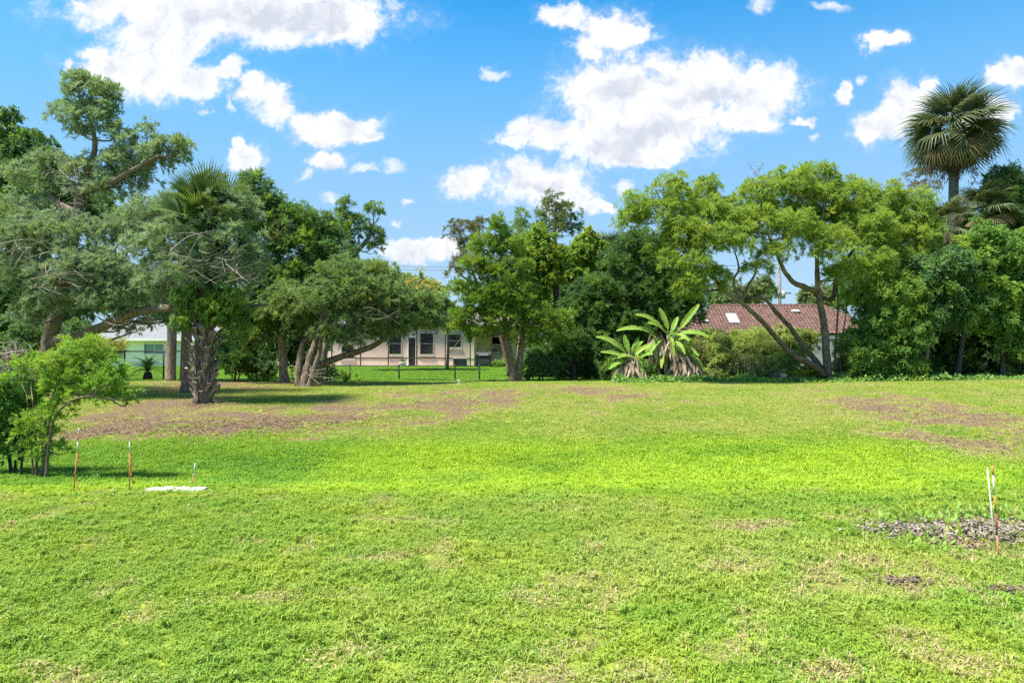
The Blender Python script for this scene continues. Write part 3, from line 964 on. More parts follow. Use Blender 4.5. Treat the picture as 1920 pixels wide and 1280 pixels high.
plant('red_cedar', 'spreading grey-green cedar whose boughs hang in front of the booted palm', 'tree', 20.5,
      [[(350, None, 0, 9), (352, 640, 0, 8), (346, 560, -.5, 7), (352, 480, -1, 6), (372, 420, -1.5, 4), (400, 380, -1.8, 2.5)],
       [(348, 560, -.5, 5), (310, 500, -1.5, 4), (285, 450, -2, 3)], [(352, 500, -1, 5), (420, 480, -2.5, 4), (470, 450, -3, 2.5)]],
      [(300, 402, 52, 30, -2.2), (358, 388, 62, 34, -2.6), (424, 402, 56, 38, -2.8), (332, 446, 72, 36, -3), (424, 462, 62, 40, -3.2), (276, 466, 44, 32, -2.4), (360, 512, 66, 34, -3.2),
       (446, 522, 50, 36, -3), (300, 540, 40, 26, -2.4), (395, 350, 34, 24, -2), (450, 380, 34, 28, -2.2), (470, 490, 40, 30, -2.6)],
      'cedar_grey', 'cedar', 'bark_cedar', 23, limb_r=0.06, core=0.25, over=dict(cr=0.22, lpc=42, cd=0.85),
      dead=[(380, 480, 90, 50, -4.4, 40), (440, 520, 60, 40, -4, 24)])

plant('cedar_elm', 'dense dark green tree with bright vine leaves left of the leaning silver cedar', 'tree', 24.5,
      [[(531, None, 0, 8.5), (530, 660, 0, 8), (524, 580, 0, 7), (520, 480, 0, 5), (500, 400, 0, 3)],
       [(526, 570, 0, 5), (580, 500, 0, 4), (620, 450, 0, 3)]],
      [(478, 348, 30, 26), (462, 380, 36, 34), (505, 385, 40, 30), (545, 405, 44, 28), (588, 420, 40, 26), (618, 436, 28, 24), (500, 440, 56, 40), (560, 462, 62, 40), (620, 478, 46, 36),
       (480, 510, 52, 42), (552, 530, 62, 42), (622, 532, 50, 36), (500, 580, 52, 36), (560, 596, 46, 34), (450, 590, 40, 40), (480, 630, 40, 30), (430, 420, 40, 36, 1.5)],
      'cedar_dark', 'cedar', 'bark_pale', 24, core=0.45, over=dict(cr=0.3, lpc=52))

plant('red_cedar', 'twisted cedar with shredded pale bark and a dark limb sweeping low', 'tree', 22.8,
      [[(572, None, 0, 9), (574, 700, 0, 8), (586, 660, 0, 7), (598, 625, 0, 5.5), (604, 590, 0, 4), (598, 540, 0, 3)],
       [(560, None, .2, 7), (562, 690, .2, 6.5), (566, 650, .3, 5), (590, 620, .4, 4.5), (640, 580, .5, 3)],
       [(578, None, -.1, 5), (590, 690, -.1, 4.5), (600, 660, -.1, 4), (604, 620, -.1, 2.5), (612, 596, -.1, 1)],
       [(556, None, -.1, 1.6), (548, 705, -.1, 1.3), (544, 690, -.1, 0.6)],
       [(584, 686, 0, 6.5), (612, 678, .3, 6), (650, 664, .6, 5.5), (690, 652, 1, 5), (718, 636, 1.3, 4), (760, 606, 1.6, 2.5)]],
      [(596, 560, 52, 34), (656, 548, 62, 40, .5), (716, 552, 52, 42, .8), (690, 600, 56, 28, .8), (636, 606, 52, 28, .4), (752, 580, 44, 40, 1.2), (742, 614, 34, 24, 1.2), (776, 604, 24, 26, 1.4),
       (708, 516, 44, 26, 1), (640, 512, 50, 26, .6), (566, 590, 40, 30, .4), (530, 560, 40, 34, .6), (648, 634, 44, 16, .3), (700, 624, 36, 16, .8), (792, 590, 30, 28, 1.5), (818, 606, 24, 22, 1.6), (800, 562, 28, 20, 1.5), (610, 622, 30, 18, -.2)],
      'cedar_mid', 'cedar', 'bark_cedar', 25, core=0.3, over=dict(cr=0.24, lpc=44),
      dead=[(580, 700, 40, 24, -.4, 26), (700, 590, 60, 30, 0, 20)])

plant('red_cedar', 'slender silver-trunked cedar leaning with a tufted open top', 'tree', 27.0,
      [[(596, None, 0, 8), (612, 640, 0, 7), (628, 560, 0, 6.5), (650, 500, 0, 6), (672, 468, 0, 5), (690, 448, 0, 3.5), (700, 420, 0, 2)],
       [(668, 474, 0, 3.5), (655, 440, 0, 2.5), (648, 400, 0, 1.5)]],
      [(650, 388, 17, 15), (640, 398, 12, 10), (652, 410, 24, 14), (700, 394, 18, 14), (712, 402, 10, 10), (664, 434, 34, 16), (704, 440, 18, 18), (640, 428, 18, 14), (684, 416, 16, 10),
       (700, 466, 16, 9), (648, 462, 18, 10), (712, 458, 10, 12), (628, 444, 12, 10)],
      'cedar_dark', 'cedar', 'twig_grey', 26, core=0.2, over=dict(cr=0.2, lpc=40, cd=0.8), limb_r=0.05)

# ------------------------------------------------------------------ far trees in the gap and over the house
for i, (lab, Y, blobs, leaf, trunk) in enumerate([
    ('olive-brown round tree between the low fence and the beige house', 40.0, [(715, 532, 34, 18), (762, 538, 38, 20), (806, 552, 34, 22), (742, 566, 50, 24), (800, 582, 40, 24), (690, 570, 40, 24), (830, 590, 24, 20), (770, 600, 30, 16), (850, 600, 20, 18)], 'olive_far', 838),
    ('mid green tree beyond the left corner of the beige house', 66.0, [(560, 560, 70, 50), (640, 570, 70, 50), (600, 520, 60, 40), (500, 580, 70, 50), (430, 590, 60, 50)], 'broad_mid', 590),
    ('dark green tree standing behind the white house', 60.0, [(180, 560, 70, 40), (260, 550, 80, 50), (330, 570, 70, 40), (110, 560, 70, 60), (30, 570, 80, 70)], 'broad_dark', 230),
    ('grey-green tree behind the tiled roof beside the utility pole', 68.0, [(1405, 555, 34, 26), (1430, 540, 26, 22), (1390, 575, 30, 20), (1360, 560, 40, 30)], 'pine_far', 1405),
    ('small pale green tree behind the right end of the tiled roof', 66.0, [(1520, 562, 24, 18), (1545, 556, 24, 20), (1575, 566, 26, 20)], 'pine_far', 1535),
    ('leafy tree far behind the dense thicket and cabbage palm', 60.0, [(1640, 520, 70, 60), (1740, 500, 80, 70), (1850, 500, 90, 80), (1950, 500, 90, 80), (1780, 430, 60, 40)], 'broad_dark', 1760),
    ('broad tree far behind the vine-draped trees', 58.0, [(1060, 560, 80, 60), (1150, 540, 80, 60), (1240, 550, 80, 60), (960, 570, 80, 50)], 'broad_dark', 1100),
]):
    plant('shade_tree', lab, 'tree', Y, [[(trunk, None, 0, 2.6), (trunk + 3, 640, 0, 2.2), (trunk, 560, 0, 1.4)]], blobs, leaf, 'far', 'bark_brown', 300 + i, twigs=0.1, core=0.5)

# ------------------------------------------------------------------ middle group
plant('pine_tree', 'airy tall pine whose round top stands clear above the middle group', 'tree', 44.0,
      [[(1050, None, 0, 6), (1046, 560, 0, 5), (1040, 440, 0, 4), (1044, 380, 0, 2)], [(1041, 440, 0, 2.5), (1070, 415, 0, 1.5)], [(1041, 450, 0, 2.5), (1015, 425, 0, 1.5)]],
      [(1042, 374, 20, 12), (1032, 390, 24, 13), (1058, 392, 24, 13), (1040, 410, 38, 12), (1070, 408, 20, 12), (1016, 412, 14, 12), (1046, 430, 44, 12), (1080, 424, 14, 9)],
      'pine_far', 'cedar', 'bark_brown', 31, core=0.1, over=dict(cr=0.42, cd=0.75))
plant('pine_tree', 'hazy green-grey tree between the pointed cedar and the round-topped pine', 'tree', 42.0,
      [[(975, None, 0, 6), (978, 560, 0, 5), (978, 430, 0, 3)]],
      [(975, 405, 16, 12), (968, 425, 24, 16), (990, 430, 22, 18), (976, 455, 34, 18), (1000, 460, 24, 20)],
      'cedar_mid', 'cedar', 'bark_brown', 32, core=0.1, over=dict(cr=0.40, cd=0.8))
plant('bare_maple', 'thin russet-tipped tree with sparse twigs left of the pointed cedar', 'tree', 33.0,
      [[(958, None, 0, 4), (935, 620, 0, 3.5), (890, 520, 0, 2.6), (868, 450, 0, 1.5)], [(896, 535, 0, 2), (858, 510, 0, 1.4), (848, 470, 0, .8)]],
      [(862, 424, 26, 14), (876, 442, 30, 18), (890, 470, 28, 22), (862, 500, 16, 18), (850, 440, 12, 14), (852, 512, 14, 14), (905, 420, 20, 12)],
      'russet', 'cedar', 'bark_brown', 33, core=0.08, twigs=0.5, over=dict(cr=0.26, cd=0.75))
plant('red_cedar', 'green cedar with a pointed top and forked red-brown trunk by the low fence', 'tree', 26.6,
      [[(962, None, 0, 8), (960, 680, 0, 6.5), (950, 640, 0, 5.5), (944, 560, 0, 5), (938, 440, 0, 2.5)], [(972, None, 0.1, 7.5), (974, 680, .1, 6), (980, 620, .2, 4.5), (985, 560, .3, 3)]],
      [(935, 412, 11, 16), (934, 438, 19, 20), (915, 462, 30, 22), (952, 466, 34, 24), (890, 502, 38, 26), (940, 512, 44, 28), (972, 505, 30, 26), (872, 548, 32, 22), (918, 556, 48, 28), (966, 556, 44, 30),
       (880, 594, 42, 20), (936, 600, 44, 26), (998, 592, 40, 30), (1030, 616, 34, 26), (992, 632, 28, 20), (862, 616, 26, 12), (900, 622, 26, 14), (1050, 600, 24, 24)],
      'cedar_green', 'cedar', 'bark_brown', 34, core=0.3, over=dict(cr=0.26, lpc=46, L=0.15, W=0.05))
plant('vine_tree', 'tree smothered in yellow-green vines between two dark cedars', 'tree', 29.5,
      [[(1048, None, 0, 7), (1048, 640, 0, 6.5), (1042, 540, 0, 5), (1030, 460, 0, 3)], [(1100, None, .4, 6), (1098, 600, .4, 5), (1100, 490, .4, 3)]],
      [(1008, 452, 28, 24), (1000, 490, 36, 36), (1036, 480, 34, 30), (1066, 490, 38, 26), (1100, 464, 28, 28), (1118, 492, 26, 28), (1080, 516, 40, 24), (1024, 524, 34, 26), (1000, 550, 30, 26), (1130, 470, 12, 16)],
      'vine_green', 'vine', 'bark_dark', 35, core=0.4)
plant('live_oak', 'heavy dark green tree overhanging the banana plants', 'tree', 28.5,
      [[(1160, None, 0, 9), (1162, 650, 0, 8), (1168, 580, 0, 7), (1188, 480, 0, 3.5)], [(1075, None, 0, 5), (1078, 640, 0, 4), (1090, 560, 0, 3)], [(1166, 590, 0, 6), (1220, 540, 0, 4), (1270, 520, 0, 3)]],
      [(1192, 452, 34, 24), (1172, 492, 44, 30), (1236, 486, 38, 32), (1112, 545, 44, 30), (1160, 548, 52, 34), (1228, 548, 56, 38), (1280, 532, 38, 38), (1118, 596, 44, 34), (1190, 606, 56, 32),
       (1262, 592, 46, 32), (1082, 580, 34, 34), (1296, 570, 26, 30), (1100, 640, 40, 34, -.4), (1140, 660, 40, 30, -.4), (1070, 650, 34, 34, -.3), (1040, 670, 26, 26, -.3), (1220, 640, 50, 30, .6), (1110, 690, 46, 24, .3), (1060, 694, 30, 22, .5), (1170, 690, 40, 24, .6), (1230, 690, 40, 24, .8), (1140, 630, 50, 36, .8), (1200, 660, 40, 30, .8)],
      'broad_dark', 'cedar', 'bark_dark', 36, core=0.6, over=dict(cr=0.3, lpc=56, L=0.14, W=0.06, up=0.3))

# ------------------------------------------------------------------ the yellow-green spreading tree
plant('camphor_tree', 'wide yellow-green tree with three arching bare limbs from one base', 'tree', 25.5,
      [[(1553, None, 0, 8.33), (1549, 657, 0, 6.99), (1544, 603, 0, 6.33), (1536, 553, 0, 5.66), (1532, 500, 0, 4.00), (1533, 455, 0, 3.00), (1545, 390, 0, 2.00)],
       [(1549, 704, -.1, 6.66), (1517, 680, -.3, 5.99), (1485, 663, -.5, 5.33), (1456, 632, -.6, 4.80), (1427, 600, -.8, 4.39), (1391, 567, -1, 3.73), (1363, 549, -1.2, 3.66), (1335, 515, -1.4, 2.66), (1310, 470, -1.6, 2.00)],
       [(1545, 695, .2, 5.99), (1527, 672, .3, 5.33), (1506, 648, .4, 5.00), (1478, 610, .4, 4.33), (1453, 582, .5, 4.00), (1434, 561, .6, 3.33), (1405, 556, .6, 2.66), (1380, 540, .6, 2.00)],
       [(1533, 548, 0, 5.00), (1506, 537, -.3, 4.66), (1486, 528, -.5, 4.33), (1470, 506, -.8, 4.00), (1458, 480, -1, 3.00), (1440, 440, -1.2, 2.00)],
       [(1391, 565, -1, 3.00), (1403, 535, -1, 2.66), (1416, 512, -1.1, 2.00), (1420, 470, -1.2, 1.33)],
       [(1391, 566, -1, 2.66), (1375, 530, -1, 2.33), (1385, 500, -1, 1.67), (1370, 450, -1, 1.06)],
       [(1536, 556, 0, 4.00), (1562, 560, .3, 4.00), (1568, 520, .5, 3.33), (1600, 470, .8, 2.66), (1650, 420, 1, 1.67)],
       [(1320, 490, -1.5, 2.00), (1290, 440, -1.5, 1.67), (1255, 400, -1.5, 1.33), (1225, 350, -1.5, 0.67)],
       [(1568, None, .2, 2.33), (1566, 660, .2, 2.00), (1571, 580, .3, 1.67), (1568, 510, .4, 1.33)],
       [(1580, None, .3, 1.47), (1576, 660, .3, 1.33), (1586, 590, .3, 1.06), (1590, 540, .4, 0.67)]],
      [(1196, 388, 40, 26, -1.4), (1258, 358, 42, 26, -1.4), (1248, 400, 50, 28, -1.6), (1180, 410, 26, 16, -1.2), (1332, 350, 26, 18, -.5), (1320, 372, 30, 18, -.5), (1288, 440, 50, 30, -1.8), (1338, 402, 50, 30, -1.2),
       (1238, 472, 36, 20, -1.6), (1296, 496, 44, 28, -2), (1290, 540, 38, 20, -2), (1350, 452, 60, 32, -1.8), (1402, 420, 52, 32, -1), (1416, 368, 40, 28, 0), (1478, 350, 50, 32, 0), (1530, 330, 42, 24, .5),
       (1545, 372, 60, 34, .3), (1484, 428, 50, 32, -1), (1600, 366, 46, 30, 1), (1656, 378, 50, 34, 1), (1706, 398, 40, 38, 1), (1622, 430, 60, 36, .2), (1692, 458, 52, 38, .6), (1556, 456, 50, 34, -1),
       (1586, 512, 36, 24, -.6), (1640, 500, 44, 30, -.4), (1722, 500, 36, 32, .6), (1418, 504, 30, 12, -1.2), (1448, 474, 42, 18, -1), (1340, 520, 30, 20, -1.6), (1610, 548, 36, 18, -.4), (1690, 540, 46, 20, 0), (1380, 390, 36, 22, -.4), (1440, 400, 50, 30, .8), (1520, 420, 60, 34, 1), (1660, 430, 60, 40, 1.2), (1590, 410, 50, 30, .8), (1370, 430, 50, 30, .6), (1300, 400, 40, 26, 0), (1740, 440, 30, 30, .8), (1270, 450, 40, 24, -1)],
      'yellow_green', 'willow', 'bark_camphor', 41, core=0.22, limb_r=0.045, depth=0.85, twigs=0.3, over=dict(cr=0.30, lpc=46, cd=1.25),
      dead=[(1418, 318, 14, 18, 0, 22)])

# ------------------------------------------------------------------ right side
plant('cherry_laurel', 'dense leafy thicket of glossy leaves right of the spreading tree', 'shrub', 25.2,
      [[(1640, None, 0, 4), (1640, 640, 0, 3), (1650, 560, 0, 2)], [(1668, None, 0, 3), (1680, 620, 0, 2.5), (1690, 560, 0, 1.5)]],
      [(1640, 560, 46, 30), (1690, 552, 50, 34), (1650, 604, 48, 36), (1614, 650, 32, 34), (1660, 650, 48, 40), (1700, 630, 36, 46), (1620, 690, 34, 22), (1670, 692, 44, 22), (1700, 600, 40, 40), (1710, 690, 30, 20)],
      'broad_mid', 'broad', 'bark_dark', 51, core=0.6, over=dict(cr=0.26, lpc=50, L=0.11, W=0.062))
plant('laurel_tree', 'dark leafy tree with a crooked pale trunk beside the glossy thicket', 'tree', 25.4,
      [[(1729, None, 0, 4.5), (1733, 680, 0, 4), (1739, 655, 0, 4), (1731, 625, 0, 3.5), (1733, 590, 0, 3), (1745, 530, 0, 2)], [(1738, 652, 0, 2), (1756, 640, .2, 1.5), (1765, 610, .3, 1)]],
      [(1730, 552, 46, 36), (1778, 556, 46, 36), (1750, 510, 46, 34), (1790, 590, 40, 28), (1760, 600, 34, 22, .8), (1790, 500, 40, 36), (1740, 590, 30, 20, -.3)],
      'broad_dark', 'broad', 'bark_brown', 52, core=0.6)
plant('laurel_tree', 'broad shady tree over the dark hollow at the lot edge', 'tree', 25.8,
      [[(1794, None, 0, 5), (1800, 670, 0, 4.5), (1806, 630, 0, 4), (1820, 560, 0, 3)], [(1880, None, .2, 4), (1884, 640, .2, 3.5), (1876, 560, .2, 2)], [(1960, None, .2, 5), (1958, 600, .2, 4), (1950, 500, .2, 3)]],
      [(1830, 556, 50, 42), (1886, 552, 50, 48), (1836, 600, 44, 26), (1890, 606, 44, 26), (1828, 500, 46, 38), (1884, 488, 46, 46), (1940, 560, 60, 60), (1950, 480, 60, 60), (1960, 640, 50, 60), (1905, 650, 30, 34), (1850, 450, 40, 30)],
      'broad_mid', 'broad', 'bark_dark', 53, core=0.6)
plant('live_oak', 'dark green tree at the lot edge reaching beside the tall cabbage palm', 'tree', 31.0,
      [[(1900, None, 0, 8), (1896, 560, 0, 6), (1890, 430, 0, 4), (1890, 350, 0, 2)]],
      [(1888, 330, 30, 18), (1862, 352, 26, 16), (1908, 352, 30, 24), (1880, 386, 44, 30), (1920, 400, 40, 40), (1868, 420, 40, 30), (1900, 440, 50, 40), (1850, 460, 40, 30), (1960, 380, 50, 50), (1970, 450, 60, 60), (1830, 476, 40, 26)],
      'broad_dark', 'cedar', 'bark_dark', 54, core=0.45, over=dict(cr=0.32, lpc=52, L=0.15, W=0.07))
plant('bare_maple', 'sparse russet tree between the spreading tree and the tall palm', 'tree', 36.0,
      [[(1722, None, 0, 6), (1724, 500, 0, 4), (1730, 400, 0, 3), (1722, 345, 0, 1.5)], [(1728, 420, 0, 2), (1745, 370, 0, 1)]],
      [(1718, 326, 20, 8), (1736, 334, 18, 10), (1700, 334, 16, 8), (1728, 352, 24, 12), (1750, 352, 14, 14)],
      'russet', 'sparse', 'bark_brown', 55, core=0.05, over=dict(cr=0.25, lpc=32, cd=1.0))
# dark growth at the back of the hollow
plant('cherry_laurel', 'shaded dark hedge at the back of the hollow', 'shrub', 28.6,
      [[(1800, None, 0, 3), (1800, 640, 0, 2)], [(1880, None, 0, 3), (1880, 640, 0, 2)]],
      [(1760, 660, 50, 40), (1820, 660, 50, 40), (1880, 660, 50, 40), (1940, 660, 50, 40), (1740, 610, 50, 40), (1800, 600, 60, 40), (1870, 600, 60, 40), (1940, 600, 60, 40), (1750, 698, 44, 18), (1810, 698, 44, 18), (1870, 698, 44, 18), (1930, 698, 44, 18), (1980, 680, 40, 30)],
      'broad_dark', 'broad', 'bark_dark', 56, core=0.5, over=dict(cr=0.4, lpc=44, L=0.16, W=0.1))

# ------------------------------------------------------------------ shrubs and undergrowth
plant('wax_myrtle', 'bright leafy shrub arching out over the bare ground', 'shrub', 9.2,
      [[(78, None, 0, 2.6), (84, 800, 0, 2), (100, 740, 0, 1.6), (120, 690, 0, 1)], [(70, None, .1, 2.2), (66, 800, .1, 1.7), (60, 740, .1, 1)], [(64, None, .05, 1.6), (56, 800, .05, 1.2), (50, 740, .05, .8)], [(82, None, .08, 1.6), (92, 800, .1, 1.2), (96, 740, .1, .8)], [(84, None, -.1, 2.4), (100, 790, -.1, 2), (150, 745, -.2, 2), (205, 748, -.2, 1.4)],
       [(76, None, 0, 3), (95, 780, 0, 2), (150, 700, .1, 1.5), (170, 640, .2, 1)], [(72, None, 0, 3), (88, 830, 0, 2.4), (110, 800, 0, 1.2)]],
      [(110, 686, 34, 26), (128, 712, 40, 28), (166, 690, 42, 30), (170, 646, 26, 22), (200, 712, 42, 26), (232, 736, 30, 16), (256, 744, 18, 14), (150, 740, 46, 20), (100, 740, 36, 28), (84, 790, 30, 30), (110, 770, 24, 22), (195, 670, 22, 18), (72, 836, 26, 26), (96, 820, 24, 22), (60, 850, 26, 16), (100, 846, 20, 14), (60, 800, 30, 30), (40, 700, 40, 30, .3), (70, 690, 40, 30, .4), (130, 650, 24, 18, .3), (215, 690, 24, 16), (240, 755, 20, 10), (150, 660, 30, 20), (130, 680, 40, 30), (180, 730, 40, 20)],
      'shrub_bright', 'shrub', 'twig_brown', 61, core=0.12, depth=0.9, over=dict(cr=0.12, cd=0.72), limb_r=0.012)
plant('wax_myrtle', 'darker green leafy shrub crowding the bright one', 'shrub', 9.6,
      [[(30, None, 0, 2.4), (26, 800, 0, 2), (20, 740, 0, 1)], [(22, None, .1, 2), (8, 800, .1, 1.6), (-10, 740, .1, 1)], [(36, None, -.1, 2.2), (48, 800, -.1, 1.6), (56, 740, -.1, 1)], [(26, None, .05, 1.5), (14, 820, .05, 1.2), (4, 780, .05, .8)]],
      [(20, 760, 40, 40), (56, 770, 32, 40), (-20, 760, 44, 50), (40, 730, 40, 26), (-10, 720, 40, 30), (10, 800, 34, 30), (60, 740, 30, 26), (46, 810, 24, 20), (-40, 800, 40, 40), (30, 838, 26, 20), (0, 836, 24, 22), (20, 856, 24, 12), (50, 846, 20, 16)],
      'shrub_deep', 'shrub', 'bark_dark', 62, core=0.25, depth=0.9, over=dict(cr=0.13, cd=0.85), limb_r=0.012)
plant('dead_brush', 'tangle of grey dead brush beside the leaning cedar trunk', 'brush', 19.0,
      [[(30, None, 0, 2), (28, 690, 0, 1.5), (20, 660, 0, 0.6)]], [], 'russet', seed=63, bark='twig_grey',
      dead=[(25, 680, 45, 40, 0, 130), (10, 660, 40, 30, .4, 60)])
for i, (lab, nm, Y, px, blobs, leaf, style, ov) in enumerate([
    ('low green shrub between the booted palm and the shredded cedar', 'understory_shrub', 26.5, 440, [(438, 690, 24, 16), (425, 670, 20, 16), (450, 668, 18, 16)], 'broad_mid', 'broad', dict(cr=.2, lpc=40)),
    ('flat-topped green shrub at the foot of the brown trunk', 'understory_shrub', 26.8, 495, [(490, 694, 26, 14), (510, 696, 20, 12), (470, 684, 18, 18)], 'broad_dark', 'broad', dict(cr=.2, lpc=40)),
    ('shadowy hedge of leaves closing the gap behind the brown trunk', 'understory_shrub', 30.0, 500, [(480, 650, 50, 40), (540, 650, 40, 45), (440, 640, 40, 40), (580, 640, 30, 40), (520, 610, 50, 30)], 'broad_dark', 'broad', dict(cr=.34, lpc=44)),
    ('shadowy bushes closing the gap left of the leaning trunk', 'understory_shrub', 24.0, 30, [(10, 660, 50, 40), (60, 640, 50, 40), (130, 640, 44, 40), (165, 670, 30, 30), (-30, 680, 50, 40), (100, 690, 40, 24)], 'broad_dark', 'broad', dict(cr=.3, lpc=44)),
    ('shadowy hedge behind the dark overhanging tree', 'understory_shrub', 33.0, 1110, [(1040, 670, 44, 34), (1100, 670, 44, 34), (1160, 670, 44, 34), (1220, 670, 44, 34), (1280, 660, 44, 34), (1000, 680, 30, 24)], 'broad_dark', 'broad', dict(cr=.36, lpc=44)),
    ('grey twiggy bush beside the shredded cedar', 'twiggy_bush', 26.0, 612, [(606, 694, 22, 20), (622, 700, 18, 14)], 'olive_far', 'sparse', dict(cr=.18, lpc=24, L=.08, W=.03)),
    ('rounded dark bush at the foot of the forked cedar', 'understory_shrub', 27.4, 1010, [(1008, 680, 26, 22), (1030, 690, 22, 20), (1000, 700, 22, 14)], 'broad_dark', 'broad', dict(cr=.22, lpc=44)),
    ('pale green bush against the beige house corner', 'garden_bush', 45.0, 940, [(938, 684, 16, 9), (950, 682, 12, 10)], 'broad_mid', 'broad', dict(cr=.25, lpc=40)),
    ('dark leafy bush behind the bunched banana stems', 'understory_shrub', 27.6, 1225, [(1215, 690, 34, 22), (1250, 680, 30, 26), (1150, 690, 34, 24), (1280, 700, 30, 16)], 'broad_mid', 'broad', dict(cr=.22, lpc=44)),
    ('bright green bush beside the grey dead stems', 'weedy_bush', 27.0, 1345, [(1342, 680, 26, 24), (1352, 650, 20, 22), (1330, 700, 30, 14), (1348, 636, 12, 10)], 'weed_pale', 'broad', dict(cr=.2, lpc=40)),
    ('tall loose yellow-green bush under the tiled roof', 'weedy_bush', 28.0, 1415, [(1412, 642, 36, 22), (1395, 660, 36, 26), (1436, 660, 26, 26), (1425, 630, 20, 14)], 'weed_pale', 'sparse', dict(cr=.22, lpc=32, L=.1, W=.045, cd=.9)),
    ('brown twiggy bush with few leaves under the tiled roof', 'twiggy_bush', 26.9, 1390, [(1388, 680, 32, 22), (1410, 690, 28, 18)], 'olive_far', 'sparse', dict(cr=.2, lpc=22, L=.08, W=.035)),
    ('rounded green bush behind the cut logs', 'weedy_bush', 26.8, 1452, [(1452, 690, 36, 22), (1480, 676, 26, 20), (1435, 700, 30, 16)], 'weed_pale', 'broad', dict(cr=.2, lpc=42)),
    ('tall bright green bush hiding the left of the block wall', 'weedy_bush', 28.2, 1335, [(1332, 642, 28, 24), (1318, 664, 26, 24), (1352, 664, 24, 26), (1310, 636, 16, 14)], 'weed_pale', 'broad', dict(cr=.22, lpc=40)),
    ('sprawling light green bush against the middle of the block wall', 'weedy_bush', 28.6, 1385, [(1380, 638, 28, 20), (1400, 660, 30, 28), (1370, 680, 30, 24), (1418, 628, 16, 12)], 'weed_pale', 'broad', dict(cr=.22, lpc=40)),
    ('light green bush filling the space between the forked limbs', 'weedy_bush', 28.4, 1470, [(1462, 640, 30, 20), (1490, 654, 30, 30), (1445, 664, 30, 26), (1510, 636, 24, 18), (1475, 624, 14, 10)], 'weed_pale', 'broad', dict(cr=.22, lpc=40)),
    ('low light green bush between the logs and the spreading tree', 'weedy_bush', 26.2, 1508, [(1505, 700, 24, 14), (1525, 706, 18, 10), (1490, 706, 16, 9)], 'vine_green', 'broad', dict(cr=.16, lpc=40)),
    ('yellowing weeds behind the spreading tree trunk', 'weedy_bush', 27.2, 1590, [(1592, 690, 22, 22), (1584, 655, 18, 26), (1600, 636, 18, 20), (1575, 690, 14, 18)], 'weed_pale', 'broad', dict(cr=.18, lpc=30, L=.09, W=.04)),
    ('grey bush of dead stems against the block wall', 'twiggy_bush', 27.4, 1315, [(1318, 676, 22, 26), (1308, 650, 22, 16)], 'olive_far', 'sparse', dict(cr=.2, lpc=14, L=.08, W=.03)),
    ('small round bush in front of the white house', 'garden_bush', 33.0, 205, [(205, 664, 20, 22), (222, 650, 18, 18), (190, 680, 18, 16)], 'olive_far', 'sparse', dict(cr=.22, lpc=30, L=.1, W=.045, cd=1.0)),
]):
    plant(nm, lab, 'bush', Y, [[(px, None, 0, 2), (px + 2, 690, 0, 1.5), (px - 2, 675, 0, 0.8)], [(px + 5, None, 0, 1.5), (px + 12, 685, 0, 0.8)]], blobs, leaf, style,
          'twig_grey' if 'twig' in nm else 'bark_dark', 400 + i, core=0.3, over=ov, twigs=0.9 if 'twig' in nm else 0.3,
          dead=[(b[0], b[1], b[2], b[3], -.1, 26) for b in blobs] if 'twig' in nm or 'dead' in lab else None, limb_r=0.03)
plant('climbing_vine', 'dark green vine wrapped round the upper trunk of the booted palm', 'vine', 17.6,
      [[(374, None, -.32, 1.5), (368, 680, -.32, 1.3), (378, 600, -.32, 1.2), (374, 520, -.3, 1)]],
      [(372, 560, 36, 30, -.2), (400, 590, 30, 26, -.2), (350, 600, 22, 24, -.2), (420, 560, 36, 26, -.2), (388, 520, 34, 26), (345, 560, 26, 26), (440, 600, 24, 30, .1), (396, 450, 30, 40), (380, 390, 34, 30)],
      'broad_mid', 'vine', 'bark_dark', 71, core=0.2, over=dict(cr=.2, lpc=36, L=.085, W=.055))
print('clumps', CLUMP_COUNT[0])

# ------------------------------------------------------------------ palms
def fan_frond_mesh(name, mat, pet=1.1, blade=1.15, n=34, spread=118, droop=0.35, seed=0, petw=0.02, fold=0.0):
    """one fan leaf: stalk along +X from the origin, pleated blade of split segments at its end"""
    rg = np.random.default_rng(seed)
    vs = []; fs = []
    # stalk, arching
    m = 5
    for i in range(m):
        t = i / (m - 1)
        x = pet * t; z = -0.10 * pet * t * t
        w = petw * (1.5 - 0.8 * t)
        vs += [(x, -w, z), (x, w, z), (x, 0, z - w)]
    for i in range(m - 1):
        for j in range(3):
            k = (j + 1) % 3
            fs.append((i * 3 + j, i * 3 + k, (i + 1) * 3 + k, (i + 1) * 3 + j))
    hx, hz = pet, -0.10 * pet
    for s in range(n):
        t = (s + 0.5) / n * 2 - 1
        a = R(spread) * t
        L = blade * (1 - 0.28 * abs(t) ** 1.5) * rg.uniform(0.9, 1.07)
        da = R(spread) / n * 1.0
        dr = droop * rg.uniform(0.7, 1.4)
        lift = fold * abs(math.sin(a)) * L
        def pt(r, ang, z):
            cx = hx + r * math.cos(ang) * 1.0; cy = r * math.sin(ang)
            return (cx, cy, hz + z - 0.16 * max(0, math.cos(ang)) * (r / blade) ** 2 * blade)
        k = len(vs)
        r1, r2 = L * 0.40, L * 0.74
        vs += [pt(0.02, a, 0), pt(r1, a - da, lift * .4 - 0.02), pt(r1, a, lift * .4 + 0.03), pt(r1, a + da, lift * .4 - 0.02),
               pt(r2, a - da * 0.42, lift * .7 - dr * L * 0.16), pt(r2, a + da * 0.42, lift * .7 - dr * L * 0.16), pt(L, a + rg.uniform(-.04, .04), lift - dr * L * 0.55)]
        fs += [(k, k + 1, k + 2), (k, k + 2, k + 3), (k + 1, k + 4, k + 2), (k + 2, k + 5, k + 3), (k + 2, k + 4, k + 5), (k + 4, k + 6, k + 5)]
    me = bpy.data.meshes.new(name)
    me.from_pydata(vs, [], fs)
    me.materials.append(mat)
    return me


